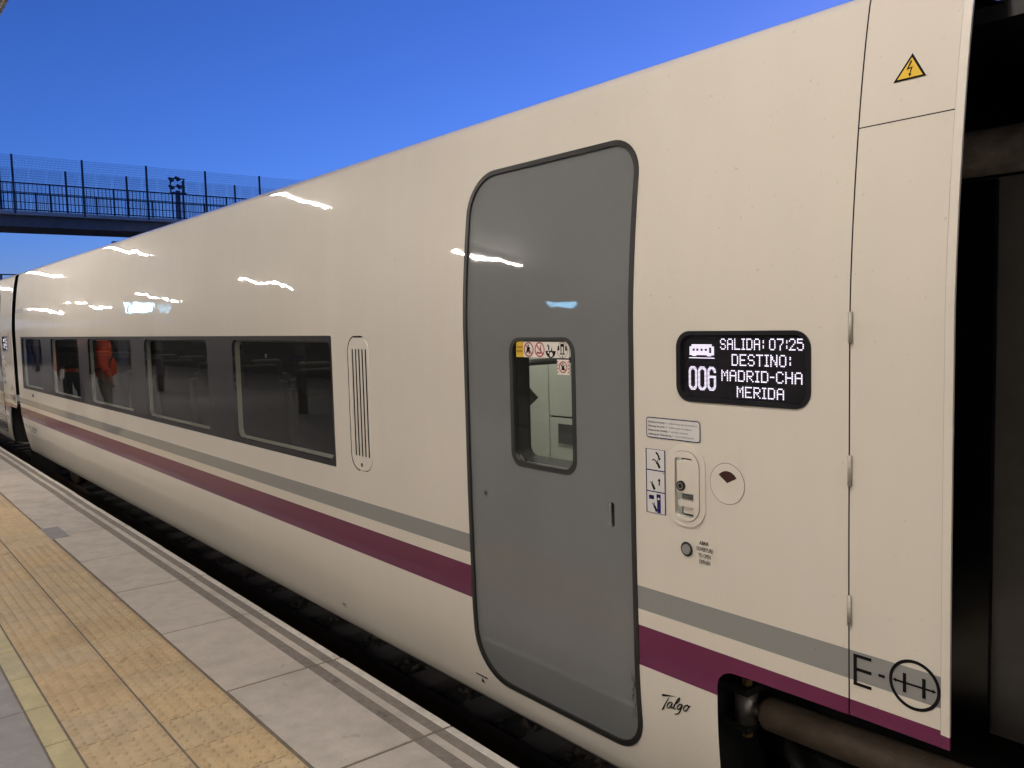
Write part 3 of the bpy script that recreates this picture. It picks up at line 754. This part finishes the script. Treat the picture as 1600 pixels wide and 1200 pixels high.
# opening button and its label
bt = surf('door_button', disc(-1.7465, .8805, .0165, 24), [], 'button_grey', car, .009, thick=.009)
decal('button_ring', ribbon(disc(-1.7465, .8805, .0205, 28), .0075, True), 'dark_iron', bt, .0045)
bl = surf('button_label', [(-1.711, .838), (-1.642, .838), (-1.642, .925), (-1.711, .925)], [], 'cream_plain', car, .0012)
text('label_print', [('ABRIR', -1.6975, -1.660, .9050, .0125, True), ('OUVERTURE', -1.7085, -1.6445, .8850, .0125, True), ('TO OPEN', -1.701, -1.653, .8645, .0125, True), ('ÖFFNEN', -1.699, -1.655, .8440, .0125, True)], 'ink_black', bl, .0022)
# hinges
for z_ in (1.590, 1.205, .821):
    MB().tube([(-1.1865, -.006+SP(0, z_).y, z_-.041), (-1.1865, -.006+SP(0, z_).y, z_+.041)], .0058, 10).obj('hinge', 'hinge_metal', car, smooth=True)
# high-voltage sign
hv = decal('voltage_sign', [[(-1.1043, 2.2110), (-1.0195, 2.2110), (-1.0595, 2.2775)]], 'ink_black', car, .0020)
decal('voltage_field', [[(-1.0940, 2.2162), (-1.0290, 2.2162), (-1.0597, 2.2665)]], 'sticker_yellow', hv, .0028)
decal('voltage_bolt', [[(-1.0620, 2.2590), (-1.0575, 2.2575), (-1.0655, 2.2410), (-1.0690, 2.2365), (-1.0712, 2.2360)], [(-1.0690, 2.2365), (-1.0655, 2.2410), (-1.0530, 2.2420), (-1.0560, 2.2400)], [(-1.0600, 2.2400), (-1.0560, 2.2400), (-1.0605, 2.2250), (-1.0628, 2.2260)], [(-1.0655, 2.2275), (-1.0570, 2.2245), (-1.0626, 2.2172)]], 'ink_black', hv, .0034)
# E -(H) mark
eh = decal('axle_mark', [[(-1.1770, .6150), (-1.1670, .6150), (-1.1670, .7030), (-1.1770, .7030)]]+[[(-1.1671, z_), (-1.1255, z_), (-1.1255, z_+.009), (-1.1671, z_+.009)] for z_ in (.6150, .6565, .6940)]+[[(-1.1063, .6600), (-1.0886, .6600), (-1.0886, .6680), (-1.1063, .6680)]]
  + ribbon(disc(-1.0105, .6665, .0625, 48, .0625), .0088, True)+[[(x-.0045, .640), (x+.0045, .640), (x+.0045, .692), (x-.0045, .692)] for x in (-1.036, -.986)]+[[(-1.0600, .6635), (-.9620, .6635), (-.9620, .6690), (-1.0600, .6690)], [(-1.0680, .66625), (-1.0580, .6605), (-1.0580, .6720)], [(-.9540, .66625), (-.9640, .6605), (-.9640, .6720)]], 'ink_black', car, .0022)
# script logo
lg = [[(-1.8709, .3446), (-1.8339, .3570), (-1.8022, .3655), (-1.8337, .3607), (-1.8658, .3552), (-1.8693, .3523)],
      [(-1.8393, .3517), (-1.8503, .3362), (-1.8634, .3159), (-1.8742, .2963), (-1.8745, .2925), (-1.8641, .3012), (-1.8568, .3182), (-1.8369, .3523)]]
for s_, w_ in (([(-1.8260,0.3357),(-1.8330,0.3364),(-1.8432,0.3283),(-1.8500,0.3154),(-1.8464,0.3115),(-1.8381,0.3158),(-1.8288,0.3308),(-1.8243,0.3376),(-1.8313,0.3221),(-1.8310,0.3171),(-1.8253,0.3191)], .0042),
           ([(-1.8253,0.3191),(-1.8165,0.3300),(-1.8069,0.3489),(-1.7963,0.3628),(-1.7915,0.3658),(-1.7937,0.3587),(-1.8042,0.3447),(-1.8144,0.3359),(-1.8203,0.3222),(-1.8176,0.3180),(-1.8111,0.3216)], .0040),
           ([(-1.7827,0.3459),(-1.7905,0.3444),(-1.8005,0.3357),(-1.8046,0.3253),(-1.8003,0.3217),(-1.7919,0.3299),(-1.7820,0.3449),(-1.7891,0.3270),(-1.7981,0.3122),(-1.8083,0.3027),(-1.8177,0.3011)], .0042),
           ([(-1.7610,0.3511),(-1.7706,0.3451),(-1.7778,0.3336),(-1.7754,0.3268),(-1.7676,0.3297),(-1.7590,0.3404),(-1.7552,0.3494),(-1.7610,0.3518),(-1.7569,0.3475),(-1.7475,0.3522)], .0042)):
    lg += ribbon(cat(s_, 5), w_)
decal('script_logo', lg, 'ink_black', car, .0020)
decal('level_mark', [[(-2.9815, .0655), (-2.8950, .0645), (-2.8948, .0724), (-2.9813, .0715)], [(-2.9464, .0375), (-2.9201, .0372), (-2.9369, .0610)]], 'ink_black', car, .0020)
text('wc_print', [('WC', -4.236, -4.188, .060, .022, True)], 'ink_grey', car, .002)
text('operator_print', [('renfe', -13.84, -13.28, 1.905, .075, True)], 'logo_purple', car, .002)
text('number_print', [('71 111 156-8', -13.62, -12.80, .300, .045, True)], 'ink_grey', car, .002)
decal('number_underline', [[(-13.30, .272), (-12.85, .272), (-12.85, .279), (-13.30, .279)]], 'ink_black', car, .002)
decal('small_square', [rr(-12.90, -12.78, .765, .805, .004, 2)], 'ink_grey', car, .002)
# running gear behind the cut-out
dm = MB().tube([(-1.664, .30, .268), (-1.66, .30, .270), (-1.645, .30, .271), (-.86, .30, .285)], [.025, .046, .056, .060], 24).obj('damper', 'rusty_tube', car, smooth=True)
MB().tube([(-1.655, .30, .270), (-1.76, .30, .265)], .022, 14).obj('damper_rod', 'steel_dull', dm, smooth=True)
MB().tube([(-1.738, .30, .212), (-1.738, .30, .318)], .040, 18).obj('damper_eye', 'steel_dull', dm, smooth=True)
bk = MB().box(-1.86, -1.835, .20, .42, -.05, .44).box(-1.835, -1.70, .255, .345, .318, .345).box(-1.835, -1.70, .255, .345, .185, .212).obj('damper_bracket', 'dark_iron', car, bevel=.006)
for z_ in (.352, .172): MB().tube([(-1.735, .30, z_-.012), (-1.735, .30, z_+.016)], .020, 6).obj('bolt', 'brass', bk)
MB().tube([(-1.70, .45, .12), (-1.55, .42, .0), (-1.40, .44, -.12), (-1.2, .5, -.2)], .03, 12).obj('hose', 'rubber', car, smooth=True)
MB().box(-1.9, -1.86, .07, 1.2, -.10, .50).obj('cutout_wall', 'dark_iron', car)
MB().box(-1.9, -1.86, .30, 1.2, -.60, -.102).obj('cutout_wall', 'black_void', car)  # black sheet added to keep the view under the car dark
MB().prism([(-1.42, .02), (-1.1, .06), (-1.02, .16), (-1.30, .13)], 1, .36, .44).obj('spring_bracket', 'rusty_tube', car, bevel=.01)
MB().box(-1.859, -.70, .62, .66, -.30, .60).obj('gear_dark_backing', 'black_void', car)  # black sheet added as shade behind the running gear
MB().box(-1.859, -.70, .55, .62, -.02, .04).obj('axle_beam', 'dark_iron', car)
wh = MB(); n_ = 40
ws = [(.05, .43), (.08, .455), (.15, .445), (.185, .43)]
wh.tube([(-.76, .62+a, -.225) for a, b in ws], [b for a, b in ws], n_).obj('wheel', 'rail_steel', car)
MB().tube([(-.76, .60, -.225), (-.76, 2.34, -.225)], .08, 14).obj('axle', 'dark_iron', car)
# upper suspension bits in the gap
tu = MB().tube([(-1.30, .50, 2.075), (-.93, .50, 2.075)], .066, 20).obj('upper_tube', 'tube_grey', car, smooth=True)
MB().tube([(-.93, .50, 2.075), (-.915, .50, 2.075)], .060, 20).obj('tube_groove', 'black_void', tu, smooth=True)
MB().tube([(-.915, .50, 2.075), (-.74, .50, 2.075)], .064, 20).obj('tube_end', 'tube_grey', tu, smooth=True)
bp = MB().prism([(.22, 2.20), (.36, 2.13), (.52, 2.22), (.50, 2.40), (.30, 2.45), (.20, 2.36)], 0, -1.262, -1.24).obj('bolt_plate', 'rust_brown', car)
for (yy, zz) in ((.30, 2.34), (.36, 2.25), (.44, 2.27)): MB().tube([(-1.245, yy, zz), (-1.228, yy, zz)], .014, 6).obj('bolt', 'dark_iron', bp)
an = MB().tube([(-10.0, .42, 2.5), (-10.0, .42, 2.60)], [.07, .03], 12).obj('roof_antenna', 'black_plastic', car, smooth=True)

# copies of the whole car to either side
PITCH_CAR = 13.27
c2 = dup(car, None, (-PITCH_CAR, 0, 0)); c2['label'] = 'cream train car coupled beyond, mostly cut off at the left edge'
c3 = dup(car, None, (PITCH_CAR, 0, 0)); c3['label'] = 'cream train car coupled to the right of the dark gangway gap'
# gangways
def gangway(x0, x1, label):
    gw = empty('gangway', (.5*(x0+x1), 1.47, .30)); tag(gw, label, 'gangway', 'dark gangways between the train cars')
    MB().box(x0, x1, .60, 2.34, .32, 2.015).obj('tunnel_wall', 'bellows', gw)
    for xa, xb in ((x0+.075, x0+.20), (x1-.20, x1-.075)): MB().box(xa, xb, .575, .599, .327, 2.008).obj('bellows_fold', 'black_plastic', gw)
    MB().box(x0, x0+.07, .555, .599, .325, 2.005).obj('end_frame', 'dark_iron', gw); MB().box(x1-.07, x1, .555, .599, .325, 2.005).obj('end_frame', 'dark_iron', gw)
    MB().box(x0+.01, x1-.01, .25, 2.69, 2.36, 2.40).obj('gap_sky_cover', 'dark_iron', gw)  # added panel that shuts out the sky above the gap
    return gw
gangway(-1.26, -.53, 'dark grey gangway wall in the gap at the right edge')
gangway(-1.26-PITCH_CAR, -.53-PITCH_CAR, 'black gangway in the narrow seam between the far cars')

# ------------------------------------------------------------------ canopy and lamps
cz = lambda y: 4.52+.155*(y+.69)
cn = empty('platform_canopy', (-12, -5, 0)); tag(cn, 'brown station canopy whose edge shows at the top left corner', 'canopy')
MB().prism([(-.72, cz(-.72)), (-9.6, cz(-9.6)), (-9.6, cz(-9.6)+.12), (-.72, cz(-.72)+.16)], 0, -60, 22).obj('roof', 'canopy_panel', cn)
MB().prism([(-.69, cz(-.69)-.03), (-.718, cz(-.69)-.03), (-.718, cz(-.69)+.22), (-.69, cz(-.69)+.22)], 0, -60, 22).obj('fascia', 'canopy_steel', cn)
for i in range(10):
    x = 18.9-8.35*i
    MB().prism([(-.8, cz(-.8)-.002), (-9.5, cz(-9.5)-.002), (-9.5, cz(-9.5)-.22), (-4.3, cz(-4.3)-.30), (-.8, cz(-.8)-.10)], 0, x-.06, x+.06).obj('beam', 'canopy_steel', cn)
    MB().tube([(x, -4.6, -.02), (x, -4.6, cz(-4.6)-.25)], .11, 16).obj('column', 'canopy_steel', cn, smooth=True)
k = 0
places = ['first beyond the car door', 'second', 'third', 'fourth']
LX = [7.2, -1.3]+[-2.15-8.35*i for i in range(1, 6)]
for i, x in enumerate(LX):
    for j, (ya, za, yb, zb) in enumerate(((-1.62, 4.285, -2.74, 4.14), (-5.05, 3.73, -6.3, 3.49))):
        lm = empty('platform_lamp', (x, .5*(ya+yb), .5*(za+zb)+.1))
        tag(lm, 'white twin-tube lamp in the canopy row %s the train, %s' % ('beside' if j == 0 else 'farther from', ['just behind the camera', 'nearest the open gap', 'second from the gap', 'third from the gap', 'fourth from the gap', 'fifth from the gap', 'last of its row'][i]), 'lamp', 'tube lamps under the canopy')
        MB().prism([(ya+.03, za+.035), (yb-.03, zb+.035), (yb-.03, zb+.085), (ya+.03, za+.085)], 0, x-.11, x+.11).obj('housing', 'lamp_white', lm)
        for dx in (-.03, .03): MB().tube([(x+dx, ya, za), (x+dx, yb, zb)], .013, 8).obj('tube', 'tube_light', lm)
        for t in (.2, .8):
            yy, zz = ya+(yb-ya)*t, za+(zb-za)*t
            MB().tube([(x, yy, zz+.085), (x, yy, max(cz(yy)+.02, zz+.12))], .012, 6).obj('hanger', 'canopy_steel', lm)
def lightbox(x, y, z, w_, h_, nx, ny, label):
    e = empty('light_box', (x, y, z)); tag(e, label, 'sign')
    d = Vector((nx, ny, 0)).normalized(); t = Vector((-d.y, d.x, 0)); c = Vector((x, y, z))
    def slab(name, ww, hh, d0, d1, mat):
        V = [c+t*a+Vector((0, 0, b))+d*q for q in (d0, d1) for a, b in ((-ww, -hh), (ww, -hh), (ww, hh), (-ww, hh))]
        mobj(name, V, [(0, 1, 2, 3), (7, 6, 5, 4), (0, 4, 5, 1), (1, 5, 6, 2), (2, 6, 7, 3), (3, 7, 4, 0)], mat, e)
    slab('casing', w_/2+.03, h_/2+.03, -.10, 0, 'canopy_steel'); slab('panel', w_/2, h_/2, .002, .012, 'sign_light')
    MB().tube([(x, y, z+h_/2), (x, y, cz(y))], .015, 8).obj('hanger', 'canopy_steel', e)
lightbox(-11.1, -8.1, 2.53, .5, .26, .73, .68, 'small pale blue light box mirrored in the grey door')
lightbox(-24.8, -4.8, 2.93, 1.0, .42, .96, .27, 'wide pale blue light box mirrored above the far windows')

# station building behind the platform
sb = empty('station_building', (-12, -10, 0)); tag(sb, 'beige plaster station building along the back of the platform', 'building')
MB().box(-38, 22, -11.0, -9.62, -.02, 5.2).obj('wall', 'plaster', sb)
for i in range(12):
    x = 16-4.6*i
    wn = MB().box(x-.8, x+.8, -9.618, -9.58, 1.0, 2.5).obj('window', 'canopy_steel', sb)
    MB().box(x-.72, x+.72, -9.582, -9.570, 1.08, 2.42).obj('pane', 'band_glass', wn)

bw = MB().box(-110, -38.05, -9.9, -9.65, -.02, 2.7).obj('reflection_wall', 'plaster', loc=(-74, -9.8, 0)); tag(bw, 'unseen low wall added so the far windows mirror no blue sky', 'wall')  # added out of view to keep low sky out of the window reflections
hb_ = MB(); nh = 72  # unseen ridge added to give the reflections a dark horizon
for k in range(nh+1):
    a = 2*math.pi*k/nh; r_ = 230; h_ = 5+2.2*math.sin(3*a+.4)+1.6*math.sin(7*a+1)
    for (q, zz) in ((r_-40, -1.2), (r_, h_-1), (r_+60, -1.2)): hb_.V.append((q*math.cos(a), q*math.sin(a), zz))
for k in range(nh):
    for j in (0, 1): hb_.F.append((3*k+j, 3*k+3+j, 3*k+4+j, 3*k+1+j))
tag(hb_.obj('reflection_ridge', 'ground', smooth=True), None, kind='structure')
# ------------------------------------------------------------------ footbridge
XB = -40.0
fb = empty('footbridge', (XB-1.6, 10, -1)); tag(fb, 'concrete footbridge with green railings and mesh fence crossing behind the train', 'footbridge')
MB().box(XB-3.0, XB-.25, -14, 34, 6.0, 6.46).obj('deck_beam', 'bridge_concrete', fb)
MB().box(XB-3.25, XB, -14, 34, 6.462, 6.62).obj('deck_slab', 'bridge_fascia', fb)
for yy in (-9.0, 30.0): MB().box(XB-2.4, XB-.9, yy-.5, yy+.5, -1, 5.998).obj('pier', 'bridge_concrete', fb)
bar0 = None
for side, xx in ((0, XB-.12), (1, XB-3.1)):
    for zz, h_ in ((7.79, .05), (7.41, .03), (6.70, .04)):
        MB().box(xx-.02, xx+.02, -14, 34, zz-h_, zz).obj('handrail', 'bridge_green', fb)
    for i in range(19):
        yy = 5.64+2.5*(i-7)
        MB().box(xx-.03, xx+.03, yy-.03, yy+.03, 6.60, 7.80).obj('railing_post', 'bridge_green', fb)
    pts = [5.64+.1563*i for i in range(-50, 100)]
    if side == 0:
        for yy in pts:
            if abs(((yy-5.64)/2.5+.5) % 1-.5) < .03: continue
            if bar0 is None: bar0 = MB().box(xx-.011, xx+.011, yy-.009, yy+.009, 6.68, 7.76).obj('baluster', 'bridge_green', fb); by = yy
            else:
                c = bar0.copy(); COL.objects.link(c); c.location.y = yy-by
    else:
        mb = MB()
        for yy in pts: mb.box(xx-.011, xx+.011, yy-.009, yy+.009, 6.68, 7.76)
        o = mb.obj('far_balusters', 'bridge_green', fb); o['kind'] = 'stuff'
    xf = XB-.03 if side == 0 else XB-3.2
    for i in range(18):
        yy = 4.295+2.62*(i-7)
        MB().box(xf-.035, xf+.035, yy-.035, yy+.035, 6.5, 8.90).obj('fence_post', 'bridge_grey', fb)
    mb = MB(); y0_ = 4.295
    for i in range(52): 
        yy = y0_+.0504*i; mb.box(xf-.002, xf+.002, yy-.0028, yy+.0028, 6.66, 8.86)
    for i in range(23):
        zz = 6.70+.098*i; mb.box(xf-.003, xf+.003, y0_, y0_+2.62, zz-.003, zz+.003)
    p0 = mb.obj('mesh_panel', 'wire', fb)
    for i in range(17):
        if i == 7: continue
        c = p0.copy(); COL.objects.link(c); c.location.y = 2.62*(i-7)
# floodlight mast beyond the bridge
fm = empty('floodlight_mast', (-70, 20.6, -1)); tag(fm, 'floodlight mast seen through the footbridge mesh fence', 'mast')
MB().tube([(-70, 20.6, -1), (-70, 20.6, 12.6)], [.26, .18], 14).obj('pole', 'galvanised', fm, smooth=True)
MB().box(-70.3, -69.7, 20.0, 21.2, 12.35, 12.45).obj('platform', 'bridge_grey', fm)
for yy in (20.05, 21.1): MB().box(-70.05, -69.95, yy-.04, yy+.04, 12.4, 13.6).obj('frame_post', 'bridge_grey', fm)
for zz in (12.9, 13.55): MB().box(-70.04, -69.96, 20.0, 21.2, zz-.04, zz+.04).obj('frame_rail', 'bridge_grey', fm)
for (yy, zz) in ((20.1, 13.35), (20.1, 12.75), (20.6, 13.45), (20.7, 12.85)):
    MB().prism([(yy-.28, zz+.19), (yy+.04, zz+.08), (yy+.09, zz-.09), (yy-.04, zz-.16), (yy-.15, zz-.02)], 0, -69.9, -69.4).obj('floodlight', 'bridge_grey', fm)
gy = empty('track_gantry', (-50, 5.07, -1)); tag(gy, 'thin dark railing rising behind the far car roof', 'gantry')
for yy in (5.07, 6.6): MB().box(-50.05, -49.95, yy-.05, yy+.05, -1, 4.6).obj('post', 'bridge_grey', gy)
for zz in (4.60, 4.32): MB().box(-50.03, -49.97, 4.2, 8, zz-.03, zz+.03).obj('bar', 'bridge_grey', gy)

# ------------------------------------------------------------------ people and benches on the platform (mirrored in the windows)
pm('jacket_orange', (.62, .07, .025), .6, var=.15, vs=9, bump=.004, bs=14)
pm('skin', (.42, .24, .16), .5, var=.05)
pm('trousers_dark', (.03, .035, .05), .8, var=.2, vs=20)
pm('trousers_grey', (.22, .215, .20), .8, var=.2, vs=20)
pm('hair', (.02, .014, .01), .5, var=.3, vs=60)
pm('backpack_black', (.010, .010, .012), .6, var=.2, vs=20)
pm('shoe', (.03, .028, .026), .6, var=.2)
def skinned(name, chains, mat, parent, sub=2):
    """chains: lists of (x, y, z, r); equal points weld"""
    V, E, Rr, ix = [], [], [], {}
    for ch in chains:
        prev = None
        for (x, y, z, r_) in ch:
            k = (round(x, 4), round(y, 4), round(z, 4))
            if k not in ix: ix[k] = len(V); V.append((x, y, z)); Rr.append(r_)
            if prev is not None and prev != ix[k]: E.append((prev, ix[k]))
            prev = ix[k]
    me = bpy.data.meshes.new(name); me.from_pydata(V, E, [])
    o = bpy.data.objects.new(name, me); COL.objects.link(o)
    o.modifiers.new('skin', 'SKIN').use_smooth_shade = True
    sv_ = me.skin_vertices[0].data
    for i, r_ in enumerate(Rr): sv_[i].radius = (r_, r_) if not isinstance(r_, tuple) else r_; sv_[i].use_root = (i == 0)
    md = o.modifiers.new('sub', 'SUBSURF'); md.levels = sub; md.render_levels = sub
    m2 = bpy.data.meshes.new_from_object(o.evaluated_get(bpy.context.evaluated_depsgraph_get()))
    bpy.data.objects.remove(o); bpy.data.meshes.remove(me)
    m2.materials.clear(); m2.materials.append(MATS[mat]); m2.name = name
    m2.polygons.foreach_set('use_smooth', [True]*len(m2.polygons))
    ob = bpy.data.objects.new(name, m2); COL.objects.link(ob); ob.parent = parent
    return ob
def person(loc, rz, label, trouser, arm):
    e = empty('person', loc); e.rotation_euler.z = rz; tag(e, label, 'person', 'people in orange jackets on the platform')
    hip, chest, neck = (0, 0, .94), (0, 0, 1.32), (-.01, 0, 1.50)
    def limb(s):
        sh = (0, .185*s, 1.42); el = (-.05+arm*.10, .26*s, 1.15); wr = (.06+arm*.16, .25*s, .92) if s > 0 else (.02, .27*s, .90)
        return sh, el, wr
    body = [[(*hip, (.13, .10)), (0, 0, 1.12, (.135, .10)), (*chest, (.15, .11)), (*neck, .055), (0, 0, 1.57, .052), (.012, 0, 1.62, .082), (.02, 0, 1.68, .098), (.005, 0, 1.74, .080)]]
    for s in (1, -1):
        sh, el, wr = limb(s)
        body.append([(*chest, (.15, .11)), (*sh, .062), (*el, .045), (*wr, .030)])
        pc = (wr[0]+.02, wr[1], wr[2]-.07)
        body.append([(*wr, .030), (*pc, .030)])
        for k, (dx, ln) in enumerate(((-.026, .062), (-.009, .075), (.009, .080), (.026, .070))):
            a = (pc[0]+dx, pc[1]-.004*s, pc[2]-.030)
            body.append([(*pc, .030), (*a, .0095), (a[0]+.008, a[1]-.010*s, a[2]-ln*.5, .0085), (a[0]+.014, a[1]-.024*s, a[2]-ln, .0075)])
        body.append([(*wr, .030), (wr[0]+.045, wr[1]-.012*s, wr[2]-.045, .011), (wr[0]+.058, wr[1]-.022*s, wr[2]-.085, .009)])
        body.append([(*hip, (.13, .10)), (0, .095*s, .88, .085), (.01, .105*s, .50, .058), (-.02, .11*s, .09, .040), (.06, .115*s, .045, .036), (.15, .12*s, .03, .028)])
    b = skinned('body', body, 'skin', e, 1)
    jk = [[(0, 0, .86, (.165, .125)), (0, 0, 1.05, (.165, .13)), (0, 0, 1.32, (.18, .135)), (-.01, 0, 1.47, .10), (-.01, 0, 1.54, .072)]]
    for s in (1, -1):
        sh, el, wr = limb(s); jk.append([(0, 0, 1.32, (.18, .135)), (*sh, .088), (*el, .068), (*wr, .052)])
    skinned('jacket', jk, 'jacket_orange', b)
    tr = [[(0, 0, .93, (.15, .115)), (0, 0, .86, (.14, .11))]]
    for s in (1, -1): tr.append([(0, 0, .86, (.14, .11)), (0, .098*s, .78, .098), (.01, .105*s, .50, .074), (-.02, .11*s, .10, .062)])
    skinned('trousers', tr, trouser, b)
    for s in (1, -1): skinned('shoe', [[(-.05, .11*s, .05, .048), (.05, .115*s, .048, .046), (.16, .12*s, .04, .036)]], 'shoe', b)
    skinned('hair', [[(-.03, 0, 1.60, .075), (-.025, 0, 1.68, .105), (-.005, 0, 1.755, .085), (.05, 0, 1.77, .045)]], 'hair', b)
    for s in (1, -1):
        MB().tube([(.098, .032*s, 1.685), (.112, .032*s, 1.685)], [.012, .006], 8).obj('eye', 'hair', b)
        MB().tube([(.0, .088*s, 1.655), (.0, .100*s, 1.70)], [.014, .018], 8).obj('ear', 'skin', b)
    MB().tube([(.10, 0, 1.69), (.128, 0, 1.652), (.10, 0, 1.645)], [.010, .015, .010], 8).obj('nose', 'skin', b)
    MB().box(.098, .106, -.024, .024, 1.615, 1.623).obj('mouth', 'sector_red', b)
    return e
def fix_children(e):
    for ch in e.children:
        for g_ in ch.children:
            if g_.name.split('.')[0] in ('eye', 'ear', 'nose', 'mouth'):
                pass
def backpack(loc, rz, label):
    e = empty('backpack', loc); e.rotation_euler.z = rz; tag(e, label, 'backpack', 'black backpacks worn by the two people')
    ROOT[e.name] = Vector((0, 0, 0))
    MB().prism([(-.32, .98), (-.17, .96), (-.155, 1.46), (-.20, 1.52), (-.27, 1.50), (-.33, 1.30)], 1, -.16, .16).obj('bag', 'backpack_black', e, bevel=.03)
    MB().prism([(-.38, 1.02), (-.322, 1.00), (-.325, 1.24), (-.37, 1.22)], 1, -.12, .12).obj('pocket', 'backpack_black', e, bevel=.02)
    for s in (1, -1): MB().tube([(-.16, .09*s, 1.46), (-.03, .10*s, 1.545), (.12, .10*s, 1.46), (.155, .11*s, 1.30), (.05, .185*s, 1.08), (-.16, .13*s, 1.02)], .017, 8).obj('strap', 'backpack_black', e, smooth=True)
_old = base_of
def base_of(p):
    q = p
    while q is not None:
        if q.name.startswith('person'): return Vector((0, 0, 0))
        q = q.parent
    return _old(p)
person((-14.25, -1.25, 0), R(-75), 'person in orange jacket and grey trousers with a black backpack', 'trousers_grey', 0)
backpack((-14.25, -1.25, 0), R(-75), 'black backpack on the person in grey trousers')
person((-17.0, -1.35, 0), R(-150), 'person in orange jacket and dark trousers standing farther along the platform', 'trousers_dark', 1)
backpack((-17.0, -1.35, 0), R(-150), 'black backpack on the person in dark trousers')
def bench(x, y, label):
    e = empty('bench', (x, y, 0)); tag(e, label, 'bench', 'steel benches on the platform')
    for k in range(4): MB().box(x-.9, x+.9, y+.10*k, y+.10*k+.07, .43, .46).obj('seat_slat', 'dark_iron', e)
    for k in range(3): MB().box(x-.9, x+.9, y-.06-.02*k, y-.03-.02*k, .56+.11*k, .63+.11*k).obj('back_slat', 'dark_iron', e)
    for xx in (x-.75, x+.75):
        MB().tube([(xx, y+.32, 0), (xx, y+.32, .43), (xx, y+.32, .66), (xx, y-.02, .68)], .022, 8).obj('arm', 'chrome', e, smooth=True)
        MB().tube([(xx, y+.02, 0), (xx, y, .45), (xx, y-.08, .86)], .022, 8).obj('leg', 'chrome', e, smooth=True)
bench(-6.4, -4.2, 'dark slatted bench mirrored in the window nearest the vent')
bench(-10.2, -4.2, 'dark slatted bench mirrored in the second window from the vent')
